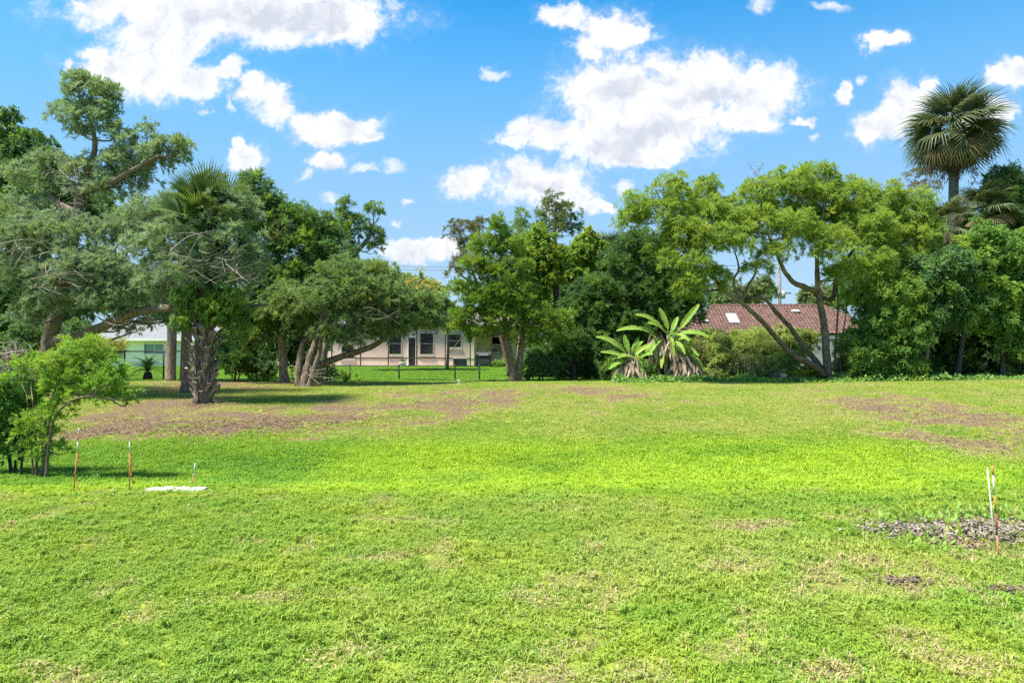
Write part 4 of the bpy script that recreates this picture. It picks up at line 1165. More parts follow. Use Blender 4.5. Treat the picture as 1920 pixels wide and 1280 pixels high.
def put_fronds(root, hub, n, el0, el1, meshes, seed, scale=(0.9, 1.1), az0=None, name='frond', twist=0.5):
    rg = np.random.default_rng(seed)
    o0 = world_loc(root)
    for i in range(n):
        t = (i + rg.uniform(-.3, .3)) / max(1, n - 1)
        el = R(el0 + (el1 - el0) * t + rg.uniform(-7, 7))
        az = i * 2.39996 + rg.uniform(-.25, .25) if az0 is None else R(rg.uniform(*az0))
        me = meshes[rg.integers(len(meshes))]
        o = bpy.data.objects.new(name, me)
        C.objects.link(o)
        o.parent = root
        o.location = Vector(hub) - o0
        o.rotation_mode = 'XYZ'
        from mathutils import Euler, Matrix
        mt = Matrix.Rotation(az, 4, 'Z') @ Matrix.Rotation(-el, 4, 'Y') @ Matrix.Rotation(rg.uniform(-twist, twist), 4, 'X')
        o.rotation_euler = mt.to_euler()
        s = rg.uniform(*scale)
        o.scale = (s, s, s)


F_green = [fan_frond_mesh('frond', M['palm_green'], 1.05, 1.35, 26, 86, 0.75, s, 0.018, 0.12) for s in (1, 2, 3)]
F_old = [fan_frond_mesh('frond', M['palm_old'], 1.1, 1.25, 28, 90, 0.7, s, 0.020, 0.12) for s in (4, 5)]
F_dead = [fan_frond_mesh('dead_frond', M['palm_dead'], 0.9, 1.0, 22, 50, 0.9, s, 0.02, 0.02) for s in (6, 7)]
F_fresh = [fan_frond_mesh('frond', M['palm_fresh'], 0.8, 1.1, 30, 80, 0.1, s, 0.018, 0.45) for s in (8, 9)]


def palm(name, label, Y, base_px, hub_px, hub_py, r_px, group=None, bark='palm_bark'):
    g = G(base_px, Y)
    hub = P(hub_px, hub_py, Y)
    root = empty(name, g, label, 'palm', group)
    r = r_px * Y / FPX
    path = catmull([(g.x, g.y, g.z - .1), tuple(g.lerp(hub, .35)), tuple(g.lerp(hub, .7)), tuple(hub)], 6)
    rr = np.linspace(r * 1.15, r * 0.9, len(path)); rr[0] *= 1.2
    MB().tube(path, rr, 12, 0.06, True, base_px).obj('trunk', M[bark], root, True)
    return root, hub


rt, hub = palm('cabbage_palm', 'tall cabbage palm with a full round crown standing above the trees', 32.0, 1784, 1789, 248, 8.5)
put_fronds(rt, hub, 20, 88, 25, F_green, 1, (0.95, 1.1), twist=1.0)
put_fronds(rt, hub, 18, 28, -22, F_green, 2, (0.95, 1.1), twist=0.9)
put_fronds(rt, hub, 10, -10, -40, F_green, 5, (0.9, 1.0), twist=0.9)
put_fronds(rt, hub, 12, -18, -52, F_old, 3, (0.9, 1.02), twist=0.9)
put_fronds(rt, hub, 18, 60, -50, F_green, 6, (0.5, 0.75), twist=1.2)
put_fronds(rt, hub, 6, 30, -35, F_green, 9, (0.8, 1.0), az0=(225, 315), twist=1.2)
put_fronds(rt, hub, 10, -40, -70, F_old, 10, (0.8, 0.98), twist=0.9)
put_fronds(rt, hub - Vector((0, 0, .15)), 9, -55, -80, F_dead, 4, (0.8, 1.05), name='dead_frond')
rg = np.random.default_rng(8)
for i, (px, py, h) in enumerate([(1768, 300, 42), (1826, 300, 44), (1745, 295, 26), (1796, 305, 30)]):
    mb = MB()
    a = np.array(hub) + np.array([0, -.1, -.2])
    c = np.array(P(px, py, 31.8 - .2 * (i % 2)))
    mb.tube(catmull([a, (a + c) / 2 + np.array([0, 0, .25]), c], 3), np.linspace(.03, .015, 7), 5)
    for k in range(60):
        b = c + np.array([rg.normal() * .10, rg.normal() * .10, -rg.random() * h * 32 / FPX])
        mb.tube([b, b + np.array([rg.normal() * .05, rg.normal() * .05, -.16])], [.02, .006], 3, 0, False)
    tag(mb.obj('seed_stalk', M['palm_dead'], rt), kind='stuff')

rt, hub = palm('cabbage_palm', 'booted cabbage palm by the bare ground with its crown lost in vines', 17.6, 381, 386, 414, 14, bark='bark_cedar')
put_fronds(rt, hub, 12, 85, 35, F_fresh, 11, (0.7, 0.86), twist=1.4)
put_fronds(rt, hub, 10, 40, 5, F_fresh, 12, (0.7, 0.85), twist=1.0)
# old leaf bases criss-crossing the trunk, each one a piece of its own
bm_v = [(-.045, 0, 0), (.045, 0, 0), (.03, -.05, .14), (-.03, -.05, .14), (-.075, -.10, .30), (-.035, -.11, .30), (.035, -.11, .30), (.075, -.10, .30),
        (-.045, .03, 0), (.045, .03, 0), (.03, -.015, .15), (-.03, -.015, .15), (-.07, -.07, .31), (-.035, -.075, .31), (.035, -.075, .31), (.07, -.07, .31)]
bm_f = [(0, 1, 2, 3), (3, 2, 6, 5), (3, 5, 4), (2, 7, 6), (8, 11, 10, 9), (11, 13, 14, 10), (11, 12, 13), (10, 14, 15), (0, 3, 11, 8), (1, 9, 10, 2), (3, 4, 12, 11), (2, 10, 15, 7), (4, 5, 13, 12), (6, 7, 15, 14), (5, 6, 14, 13)]
boot_me = bpy.data.meshes.new('boot'); boot_me.from_pydata(bm_v, [], bm_f); boot_me.materials.append(M['boot'])
rg = np.random.default_rng(18)
g0 = G(381, 17.6)
nb = 112
for i in range(nb):
    t = i / nb
    z = 0.10 + t * 2.7
    az = i * 2.39996 * 1.01
    rad = 0.185 * (1 - 0.12 * t) + 0.015
    o = bpy.data.objects.new('boot', boot_me)
    C.objects.link(o); o.parent = rt
    xo = (hub.x - g0.x) * z / (hub.z - g0.z)
    o.location = (xo + rad * math.sin(az), -rad * math.cos(az), z)
    o.rotation_euler = (R(rg.uniform(4, 22)), R(rg.uniform(-28, 28)), az)
    s = rg.uniform(.8, 1.35)
    o.scale = (s, s * rg.uniform(.7, 1.2), s)

rt, hub = palm('cabbage_palm', 'smaller dull fan palm half hidden left of the oak at the lot edge', 31.0, 1850, 1846, 398, 5)
put_fronds(rt, hub, 20, 80, -10, F_green, 21, (0.62, 0.8)); put_fronds(rt, hub, 10, -10, -50, F_old, 22, (0.6, 0.8))
rt, hub = palm('cabbage_palm', 'young fan palm just below the tall palm trunk', 29.8, 1776, 1774, 425, 5)
put_fronds(rt, hub, 18, 80, -20, F_green, 23, (0.55, 0.75)); put_fronds(rt, hub, 8, -10, -60, F_old, 24, (0.5, 0.7))
rt, hub = palm('cabbage_palm', 'fan palm peeping between the vine-covered tree and the dark oak', 31.5, 1145, 1144, 480, 5)
put_fronds(rt, hub, 20, 80, -20, F_green, 25, (0.5, 0.68))
rt, hub = palm('cabbage_palm', 'brown-trunked palm beside the fence in front of the white house', 26.6, 320, 326, 520, 8, bark='bark_pale')
put_fronds(rt, hub, 16, 75, -40, F_green, 26, (0.6, 0.8))
rt, hub = palm('cabbage_palm', 'brown-trunked palm just behind the booted palm', 26.9, 347, 352, 515, 8, bark='bark_pale')
put_fronds(rt, hub, 16, 75, -40, F_green, 27, (0.6, 0.8))


def cycad(name, label, Y, px):
    g = G(px, Y)
    root = empty(name, g, label, 'cycad')
    MB().tube([(g.x, g.y, g.z - .05), (g.x, g.y, g.z + .2), (g.x, g.y, g.z + .42)], [.17, .18, .13], 10, .15, True, 5).obj('trunk', M['bark_dark'], root, True)
    rg = np.random.default_rng(31)
    vs = []; fs = []
    n = 22
    for i in range(n + 1):
        t = i / n
        x = 0.75 * t; z = 0.5 * t - 0.62 * t * t
        L = 0.16 * math.sin(PI * min(1, t * 0.9 + 0.12)) + .02
        for s in (-1, 1):
            k = len(vs)
            vs += [(x, 0, z), (x + .028, 0, z), (x + .05, s * L, z + .05)]
            fs.append((k, k + 1, k + 2))
    me = bpy.data.meshes.new('frond'); me.from_pydata(vs, [], fs); me.materials.append(M['shrub_deep'])
    put_fronds(root, g + Vector((0, 0, .42)), 26, 75, -5, [me], 33, (0.8, 1.05), twist=.2)
    return root


cycad('sago_cycad', 'dark sago cycad on the lawn behind the tall wire fence', 28.2, 277)


# strap-leaved plant by the twisted cedar
def strap_plant(name, label, Y, px, n, L, mat, seed):
    g = G(px, Y)
    root = empty(name, g, label, 'plant')
    rg = np.random.default_rng(seed)
    for i in range(n):
        az = rg.random() * 2 * PI; l = L * rg.uniform(.6, 1.1); out = rg.uniform(.25, .9)
        d = np.array([math.cos(az), math.sin(az), 0]); s = np.array([-d[1], d[0], 0])
        vs = []; m = 5
        for k in range(m):
            t = k / (m - 1)
            c = np.array(g) + rg.normal(size=3) * 0 + d * out * l * t + np.array([0, 0, l * (t * 1.1 - .75 * out * t * t)])
            w = .028 * (1 - t) ** .6 + .002
            vs += [c - s * w, c + s * w]
        fs = [(2 * k, 2 * k + 1, 2 * k + 3, 2 * k + 2) for k in range(m - 1)]
        mesh_np('leaf', np.array(vs), fs, mat, root)
    return root


strap_plant('strap_lily', 'bright green strappy clump right of the twisted cedar', 26.4, 648, 46, 0.75, M['shrub_bright'], 41)
strap_plant('strap_lily', 'small strappy tuft growing beside the low fence post', 27.2, 672, 24, 0.5, M['shrub_bright'], 42)


# ------------------------------------------------------------------ banana plants
def banana_leaf(root, hub, tip, width, mat, seed, arch=0.25, name='leaf'):
    rg = np.random.default_rng(seed)
    a = np.array(hub); b = np.array(tip)
    L = np.linalg.norm(b - a)
    n = 12
    ctrl = (a + b) / 2 + np.array([0, 0, arch * L])
    ts = np.linspace(0, 1, n)
    mid = ((1 - ts) ** 2)[:, None] * a + (2 * ts * (1 - ts))[:, None] * ctrl + (ts ** 2)[:, None] * b
    tg = unit(np.gradient(mid, axis=0))
    side = unit(np.cross(tg, np.array([rg.uniform(-.5, .5), -0.75, 0.75])))
    nrm = np.cross(side, tg)
    vs = []; fs = []
    for sgn in (-1, 1):
        prev = None
        for i in range(n - 1):
            def w(t):
                return width * (0.06 if t < .14 else math.sin(PI * min(1, (t - .1) / .9 * .93 + .05)) ** .55)
            cut = rg.uniform(.45, .9) if rg.random() < .35 else 1.0
            k = len(vs)
            w0, w1 = w(ts[i]), w(ts[i + 1]) * cut
            jit = rg.uniform(-.05, .05) * width
            vs += [mid[i], mid[i + 1], mid[i + 1] + sgn * side[i + 1] * w1 + nrm[i + 1] * (0.25 * w1 + jit), mid[i] + sgn * side[i] * w0 + nrm[i] * (.25 * w0 + jit)]
            fs.append((k, k + 1, k + 2, k + 3))
    k = len(vs)
    for i in range(n):
        r = .018 * (1 - ts[i]) + .004
        vs += [mid[i] - side[i] * r, mid[i] + side[i] * r, mid[i] - nrm[i] * r * 2]
    for i in range(n - 1):
        for j in range(3):
            q = (j + 1) % 3
            fs.append((k + i * 3 + j, k + i * 3 + q, k + (i + 1) * 3 + q, k + (i + 1) * 3 + j))
    return mesh_np(name, np.array(vs), fs, mat, root)


def banana(label, Y, stems, leaves, dry, seed, extra):
    g = G(stems[0][0], Y)
    root = empty('banana_plant', g, label, 'banana plant')
    rg = np.random.default_rng(seed)
    for (bx, hx, hy, r) in stems:
        b = G(bx, Y); h = P(hx, hy, Y)
        MB().tube(catmull([(b.x, b.y, b.z - .05), tuple(b.lerp(h, .5)), tuple(h)], 3), np.linspace(r, r * .6, 7), 8, .1, True, bx).obj('stem', M['dry_leaf'], root, True)
    for i, (hx, hy, tx, ty, dY, w, ar) in enumerate(leaves):
        banana_leaf(root, P(hx, hy, Y), P(tx, ty, Y + dY), w * .78, M['banana'], seed * 50 + i, ar)
    for k in range(extra):
        (bx, hx, hy, r) = stems[k % len(stems)]
        an = rg.uniform(-1.0, 1.0); ln_ = rg.uniform(26, 46)
        banana_leaf(root, P(hx, hy + 4, Y), P(hx + math.sin(an) * ln_, hy + 4 - math.cos(an) * ln_ * .75 + 14, Y + rg.uniform(-.7, .5)), rg.uniform(.07, .12), M['banana'], seed * 70 + k, rg.uniform(.1, .35))
    for i in range(len(dry)):
        (hx, hy, sp, n) = dry[i]
        for k in range(n):
            h = P(hx + rg.normal() * 5, hy + rg.normal() * 6, Y - .05)
            ex = hx + rg.normal() * sp
            fall = rg.uniform(.5, 1.15)
            t = h + Vector(((ex - hx) / FPX * Y, rg.uniform(-.5, .3), -fall))
            t.z = max(t.z, g.z + .03)
            banana_leaf(root, h, t, rg.uniform(.035, .09), M['dry_leaf'], seed * 90 + i * 40 + k, rg.uniform(.05, .3), 'dry_leaf')
    return root


banana('small banana plant with four pale arching leaves and a dry skirt', 26.3, [(1180, 1180, 664, .06), (1195, 1196, 672, .05), (1172, 1168, 676, .04)],
       [(1180, 668, 1117, 632, -.3, .15, .25), (1180, 672, 1126, 660, -.5, .14, .12), (1180, 664, 1170, 628, .1, .14, .05), (1182, 668, 1206, 640, -.3, .12, .2), (1184, 672, 1222, 646, .2, .13, .2), (1182, 680, 1142, 692, -.6, .13, .25),
        (1196, 672, 1224, 664, -.5, .14, .2), (1182, 668, 1198, 632, .4, .12, .1), (1196, 676, 1205, 700, -.5, .12, .3)],
       [(1180, 668, 13, 34), (1192, 680, 13, 22), (1168, 684, 10, 14)], 3, 5)
banana('large banana clump with tall upright leaves and brown hanging ones', 26.9, [(1248, 1252, 628, .08), (1236, 1232, 640, .06), (1268, 1270, 636, .06), (1284, 1286, 664, .05)],
       [(1254, 622, 1236, 577, .2, .17, .05), (1252, 626, 1192, 590, -.3, .17, .25), (1258, 624, 1271, 594, .2, .14, .05), (1270, 622, 1311, 570, .1, .17, .04), (1240, 632, 1156, 620, -.5, .16, .22), (1250, 626, 1214, 606, -.4, .16, .3),
        (1262, 628, 1292, 640, -.6, .18, .25), (1268, 628, 1330, 632, -.3, .16, .25), (1256, 630, 1262, 668, -.7, .16, .35), (1246, 636, 1218, 664, -.6, .15, .35), (1262, 640, 1284, 664, -.7, .15, .3), (1240, 640, 1206, 672, -.5, .14, .3), (1270, 650, 1310, 668, -.6, .14, .3), (1284, 664, 1318, 690, -.5, .13, .3), (1246, 650, 1240, 690, -.6, .13, .35), (1284, 664, 1300, 636, -.2, .12, .1), (1262, 660, 1226, 690, -.5, .12, .3)],
       [(1230, 632, 9, 36), (1254, 650, 14, 16), (1284, 664, 16, 44), (1296, 676, 14, 24), (1272, 676, 14, 24)], 4, 8)

# ------------------------------------------------------------------ houses
M['stucco'] = flat_mat('stucco', (0.68, 0.52, 0.40), 0.9, 0.06, 1.2, bumps=.3)
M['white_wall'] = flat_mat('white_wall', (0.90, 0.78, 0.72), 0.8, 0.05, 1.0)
M['white_trim'] = flat_mat('white_trim', (0.78, 0.77, 0.74), 0.5, 0.05)
M['tan_trim'] = flat_mat('tan_trim', (0.50, 0.43, 0.37), 0.7, 0.06)
M['bronze'] = flat_mat('bronze', (0.10, 0.07, 0.055), 0.45, 0.15, metal=.3)
M['black_metal'] = flat_mat('black_metal', (0.022, 0.022, 0.022), 0.5, 0.2)
M['glass'] = flat_mat('glass', (0.018, 0.022, 0.026), 0.06, 0.1, spec=.6)
M['glass_pale'] = flat_mat('glass_pale', (0.16, 0.24, 0.26), 0.08, 0.1, spec=.6)
M['door_dark'] = flat_mat('door_dark', (0.035, 0.025, 0.02), 0.4, 0.1)
M['shingle'] = flat_mat('shingle', (0.17, 0.17, 0.175), 0.9, 0.2, 5, bumps=.6, bscale=30)
M['shingle_brown'] = flat_mat('shingle_brown', (0.20, 0.18, 0.165), 0.9, 0.2, 5, bumps=.6, bscale=30)
M['concrete'] = flat_mat('concrete', (0.42, 0.40, 0.37), 0.9, 0.15, 2, bumps=.4)
M['block'] = flat_mat('block', (0.34, 0.34, 0.33), 0.9, 0.15, 2, bumps=.4)
M['pale_stone'] = flat_mat('pale_stone', (0.42, 0.40, 0.35), 0.85, 0.12, 8, bumps=.4)
M['terracotta'] = flat_mat('terracotta', (0.125, 0.070, 0.054), 0.85, 0.35, 3.5, bumps=.3)
M['orange'] = flat_mat('orange', (0.46, 0.17, 0.06), 0.6, 0.15, 9)
M['white_paint'] = flat_mat('white_paint', (0.62, 0.61, 0.55), 0.5, 0.06)
M['red_brown'] = flat_mat('red_brown', (0.25, 0.07, 0.04), 0.6, 0.2)
M['pole_wood'] = bark_mat('pole_wood', (0.14, 0.12, 0.10), (0.27, 0.24, 0.20), None, (12, 12, 1.5))
M['log_end'] = flat_mat('log_end', (0.42, 0.31, 0.19), 0.85, 0.25, 14)


def screen_material():
    m, t, out = new_mat('insect_screen')
    tr = t.node('ShaderNodeBsdfTransparent')
    d = principled(t, (0.05, 0.05, 0.05), 0.8, 0.1)
    mx = t.node('ShaderNodeMixShader'); mx.inputs[0].default_value = 0.10
    t.l.new(tr.outputs[0], mx.inputs[1]); t.l.new(d.outputs[0], mx.inputs[2])
    t.l.new(mx.outputs[0], out.inputs[0])
    return m


M['screen'] = screen_material()


def wall_open(root, x0, x1, z0, z1, y, thick, openings, mat, name='wall'):
    """a wall of the given thickness with true openings (x0,x1,z0,z1)"""
    xs = sorted({x0, x1, *[a for o in openings for a in o[:2]]}); zs = sorted({z0, z1, *[a for o in openings for a in o[2:4]]})
    mb = MB()
    for i in range(len(xs) - 1):
        for j in range(len(zs) - 1):
            cx, cz = (xs[i] + xs[i + 1]) / 2, (zs[j] + zs[j + 1]) / 2
            if not any(o[0] < cx < o[1] and o[2] < cz < o[3] for o in openings):
                mb.box(xs[i], xs[i + 1], y, y + thick, zs[j], zs[j + 1])
    return mb.obj(name, mat, root)


def window(root, x0, x1, z0, z1, y, trim, glass, mullion=True, cross=False, sill=True):
    t = .06
    fr = MB().box(x0 - t, x0, y - .04, y + .06, z0 - t, z1 + t).box(x1, x1 + t, y - .04, y + .06, z0 - t, z1 + t).box(x0, x1, y - .04, y + .06, z1, z1 + t).box(x0, x1, y - .04, y + .06, z0 - t, z0)
    w = fr.obj('window', trim, root)
    n = 2 if mullion else 1
    wd = (x1 - x0) / n
    if cross:
        h = (z1 - z0) / 2
        for k in range(2):
            MB().box(x0, x1, y + .05 + .02 * k, y + .065 + .02 * k, z0 + h * k + .012, z0 + h * (k + 1) - .012).obj('pane', glass, w)
        MB().box(x0, x1, y + .02, y + .09, z0 + h - .02, z0 + h + .02).obj('sash_rail', trim, w)
    else:
        for k in range(n):
            MB().box(x0 + wd * k + .015, x0 + wd * (k + 1) - .015, y + .05, y + .065, z0 + .01, z1 - .01).obj('pane', glass, w)
        if mullion:
            MB().box(x0 + wd - .02, x0 + wd + .02, y + .02, y + .08, z0, z1).obj('mullion', trim, w)
    if sill:
        MB().box(x0 - .12, x1 + .12, y - .10, y - .002, z0 - t - .07, z0 - t - .003).obj('sill', trim, w)
    return w


def hip_roof(root, x0, x1, y0, y1, ze, zr, mat, over=.5, name='roof'):
    x0 -= over; x1 += over; y0 -= over; y1 += over
    d = (y1 - y0) / 2; ym = (y0 + y1) / 2
    v = [(x0, y0, ze), (x1, y0, ze), (x1, y1, ze), (x0, y1, ze), (x0 + d, ym, zr), (x1 - d, ym, zr), (x0, y0, ze - .16), (x1, y0, ze - .16), (x1, y1, ze - .16), (x0, y1, ze - .16)]
    f = [(0, 1, 5, 4), (1, 2, 5), (2, 3, 4, 5), (3, 0, 4), (0, 6, 7, 1), (1, 7, 8, 2), (2, 8, 9, 3), (3, 9, 6, 0), (6, 9, 8, 7)]
    return MB().add(v, f).obj(name, mat, root)


# beige house behind the fence
YH = 48.5
X = lambda px, Y=YH: (px - 960) / FPX * Y
Z = lambda py, Y=YH: CAM_H + (640 - py) / FPX * Y
zg = float(zt(X(750), YH))
hs_ = empty('beige_house', (X(750), YH, zg), 'beige stucco single-storey house with dark windows behind the low fence', 'house')
ops = [(X(641), X(664), Z(672), Z(648)), (X(730), X(752), Z(664), Z(624)), (X(766), X(779), zg + .06, Z(632)), (X(788), X(812), Z(664), Z(624)), (X(840), X(864), Z(651), Z(626)), (X(560), X(588), Z(668), Z(634))]
wall_open(hs_, X(480), X(889), zg - .3, Z(608), YH, .22, ops, M['stucco'])
for i, o in enumerate(ops):
    if i == 2:
        MB().box(o[0] + .02, o[1] - .02, YH + .08, YH + .13, o[2], o[3] - .02).obj('door', M['door_dark'], hs_)
        MB().box(o[0] - .1, o[0], YH - .03, YH + .1, o[2], o[3]).box(o[1], o[1] + .1, YH - .03, YH + .1, o[2], o[3]).box(o[0] - .1, o[1] + .1, YH - .03, YH + .1, o[3], o[3] + .1).obj('door_frame', M['white_trim'], hs_)
    else:
        window(hs_, *o, YH, M['tan_trim'], M['glass'], False, True)
MB().box(X(480), X(889), YH - .03, YH - .002, Z(672), Z(670)).obj('string_course', M['tan_trim'], hs_)
x1 = X(889)
MB().box(x1 + .002, x1 + 4.2, YH + 3.0, YH + 3.22, zg - .3, Z(608)).obj('side_wall', M['stucco'], hs_)
MB().box(x1 - .2, x1, YH + .222, YH + 3.0, zg - .3, Z(608)).obj('return_wall', M['stucco'], hs_)
hip_roof(hs_, X(480), x1 + 4.2, YH + .3, YH + 11, Z(607), Z(570), M['shingle_brown'], .6)
w = window(hs_, x1 + 1.2, x1 + 2.2, zg + 1.0, zg + 2.1, YH + 2.93, M['tan_trim'], M['glass'], False, True)
MB().box(X(600), X(872), YH - 3.0, YH - .004, zg - .25, zg + .05).obj('patio_slab', M['concrete'], hs_)

# screened enclosure on the patio
YE = 46.6
XE = lambda px: (px - 960) / FPX * YE
ZE = lambda py: CAM_H + (640 - py) / FPX * YE
en = empty('screen_enclosure', (XE(730), YE, zg + .05), 'bronze-framed screened patio enclosure along the beige house', 'enclosure')
posts = [622, 676, 728, 781, 835, 882]
for p in posts:
    MB().box(XE(p) - .035, XE(p) + .035, YE - .05, YE + .05, zg + .052, ZE(612)).obj('post', M['bronze'], en)
for (py, h, nm) in ((671, .035, 'chair_rail'), (688, .05, 'kick_plate'), (612, .06, 'top_beam')):
    for a, b in zip(posts[:-1], posts[1:]):
        MB().box(XE(a) + .037, XE(b) - .037, YE - .035, YE + .035, ZE(py) - h + (.06 if nm == 'kick_plate' else 0), ZE(py) + h + (.06 if nm == 'kick_plate' else 0)).obj(nm, M['bronze'], en)
a = Vector((XE(837), YE + .01, ZE(668))); b = Vector((XE(880), YE + .01, ZE(616)))
MB().bar(a, b, .035).obj('brace', M['bronze'], en)
for a, b in zip(posts[:-1], posts[1:]):
    MB().box(XE(a) + .04, XE(b) - .04, YE + .012, YE + .014, ZE(685), ZE(613)).obj('screen_panel', M['screen'], en)

# things on the neighbour's patio edge
pot = empty('planter_urn', (XE(758), YE - .6, zg), 'squat stone planter urn with a small plant on the patio edge', 'planter')
zz = zg
mb = MB().tube([(XE(758), YE - .6, zz), (XE(758), YE - .6, zz + .10), (XE(758), YE - .6, zz + .16), (XE(758), YE - .6, zz + .26), (XE(758), YE - .6, zz + .34), (XE(758), YE - .6, zz + .36)], [.17, .15, .14, .24, .27, .24], 14)
mb.obj('bowl', M['concrete'], pot, True)
v, f = leaves_np(np.tile([[XE(758), YE - .6, zz + .34]], (40, 1)) + np.random.default_rng(2).normal(size=(40, 3)) * .05, unit(np.random.default_rng(3).normal(size=(40, 3)) * .5 + np.array([0, 0, 1])), unit(np.random.default_rng(4).normal(size=(40, 3))), np.full(40, .22), np.full(40, .05))
mesh_np('plant', v, f, M['shrub_deep'], pot)
ac = empty('air_conditioner', (XE(864), YE - .75, zg), 'grey air conditioning unit with a louvred front beside the patio', 'air conditioner')
MB().box(XE(852), XE(877), YE - 1.1, YE - .4, zg - .02, zg + .62).obj('casing', M['block'], ac)
for k in range(9):
    MB().box(XE(853), XE(876), YE - 1.13, YE - 1.103, zg + .07 + k * .055, zg + .095 + k * .055).obj('louvre', M['black_metal'], ac)
MB().box(XE(851), XE(878), YE - 1.13, YE - .37, zg + .622, zg + .66).obj('lid', M['block'], ac)
gr = empty('kettle_grill', (X(907, 44), 44, float(zt(X(907, 44), 44))), 'black barbecue cart by the corner of the beige house', 'grill')
gx_, gz = X(907, 44), float(zt(X(907, 44), 44))
for sx in (-.42, .42):
    for sy in (-.22, .22):
        MB().box(gx_ + sx - .03, gx_ + sx + .03, 44 + sy - .03, 44 + sy + .03, gz, gz + .62).obj('leg', M['black_metal'], gr)
MB().box(gx_ - .5, gx_ + .5, 43.7, 44.3, gz + .622, gz + .80).obj('firebox', M['black_metal'], gr)
mb = MB(); prof = [(-.30, 0), (-.28, .14), (-.18, .25), (0, .29), (.18, .25), (.28, .14), (.30, 0)]
vs = [(gx_ + s * .48, 44 + y, gz + .803 + z) for s in (-1, 1) for (y, z) in prof]
fs = [tuple(range(6, -1, -1)), tuple(range(7, 14))] + [(i, i + 1, i + 8, i + 7) for i in range(6)] + [(6, 0, 7, 13)]
mb.add(vs, fs).obj('lid', M['black_metal'], gr)
MB().bar((gx_ - .3, 43.66, gz + .9), (gx_ + .3, 43.66, gz + .9), .015).obj('handle', M['white_trim'], gr)
MB().box(gx_ + .5, gx_ + .8, 43.75, 44.25, gz + .74, gz + .77).obj('side_shelf', M['black_metal'], gr)
MB().box(gx_ - .44, gx_ + .44, 43.75, 44.25, gz + .16, gz + .19).obj('lower_shelf', M['black_metal'], gr)

# white house at the far left
YW = 47.0
X2 = lambda px: (px - 960) / FPX * YW
Z2 = lambda py: CAM_H + (640 - py) / FPX * YW
zg2 = float(zt(X2(280), YW))
wh = empty('white_house', (X2(270), YW, zg2), 'white single-storey house with a grey roof behind the tall wire fence', 'house')
o2 = [(X2(271), X2(307), Z2(663), Z2(644)), (X2(200), X2(232), Z2(663), Z2(644)), (X2(395), X2(425), Z2(663), Z2(644))]
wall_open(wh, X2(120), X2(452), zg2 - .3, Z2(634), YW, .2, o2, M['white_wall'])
for o in o2:
    window(wh, *o, YW, M['white_trim'], M['glass_pale'], True)
hip_roof(wh, X2(120), X2(452), YW + .2, YW + 9, Z2(634), Z2(596), M['shingle'], .55)
MB().box(X2(120) - .56, X2(452) + .56, YW - .46, YW - .36, Z2(634) - .17, Z2(634) - .005).obj('fascia', M['white_trim'], wh)

# house with the tiled roof on the right
YR = 44.0
X3 = lambda px, Y=YR: (px - 960) / FPX * Y
Z3 = lambda py, Y=YR: CAM_H + (640 - py) / FPX * Y
zg3 = float(zt(X3(1455), YR))
rh = empty('tiled_house', (X3(1455), YR + 1, zg3), 'long low house with a weathered red barrel-tile roof', 'house')
rx0, rx1, ry0, ry1 = X3(1280), X3(1660), YR, YR + 5.6
ze, zr = Z3(626), Z3(574, YR + 2.8)
wall_open(rh, rx0 + .5, rx1 - .5, zg3 - .3, ze - .1, YR + .5, .2, [], M['stucco'])
d = 2.8
MB().add([(rx0, ry0, ze - .06), (rx1, ry0, ze - .06), (rx1, ry1, ze - .06), (rx0, ry1, ze - .06), (rx0 + d, YR + d, zr - .06), (rx1 - d, YR + d, zr - .06)],
         [(0, 1, 5, 4), (1, 2, 5), (2, 3, 4, 5), (3, 0, 4), (3, 2, 1, 0)]).obj('roof', M['terracotta'], rh)
MB().box(rx0, rx1, ry0 + .02, ry0 + .12, ze - .24, ze - .07).obj('fascia', M['tan_trim'], rh)
# barrel tiles: rows of half-round tiles on the front slope and the two hips
mb = MB()
rows = 12; tw = .235
sl = math.hypot(d, zr - ze)
rgt = np.random.default_rng(77)


def tile_slope(org, ax_, up_, width_fn, nrm):
    for r in range(rows):
        t0, t1 = r / rows, (r + 1.18) / rows
        a, b = width_fn(t0)
        n = int((b - a) / tw)
        for c in range(n):
            cx = a + (c + .5) * (b - a) / n
            q = []
            for (tt, lift, rad) in ((t0, .045, .125), (min(t1, 1), .012, .10)):
                for k in range(5):
                    an = PI * k / 4
                    p = org + ax_ * (cx - math.cos(an) * rad) + up_ * (tt * sl) + nrm * (lift + math.sin(an) * .07 + rgt.uniform(0, .006))
                    q.append(p)
            mb.add(q, [(k, k + 1, k + 6, k + 5) for k in range(4)] + [(0, 1, 2, 3, 4)])


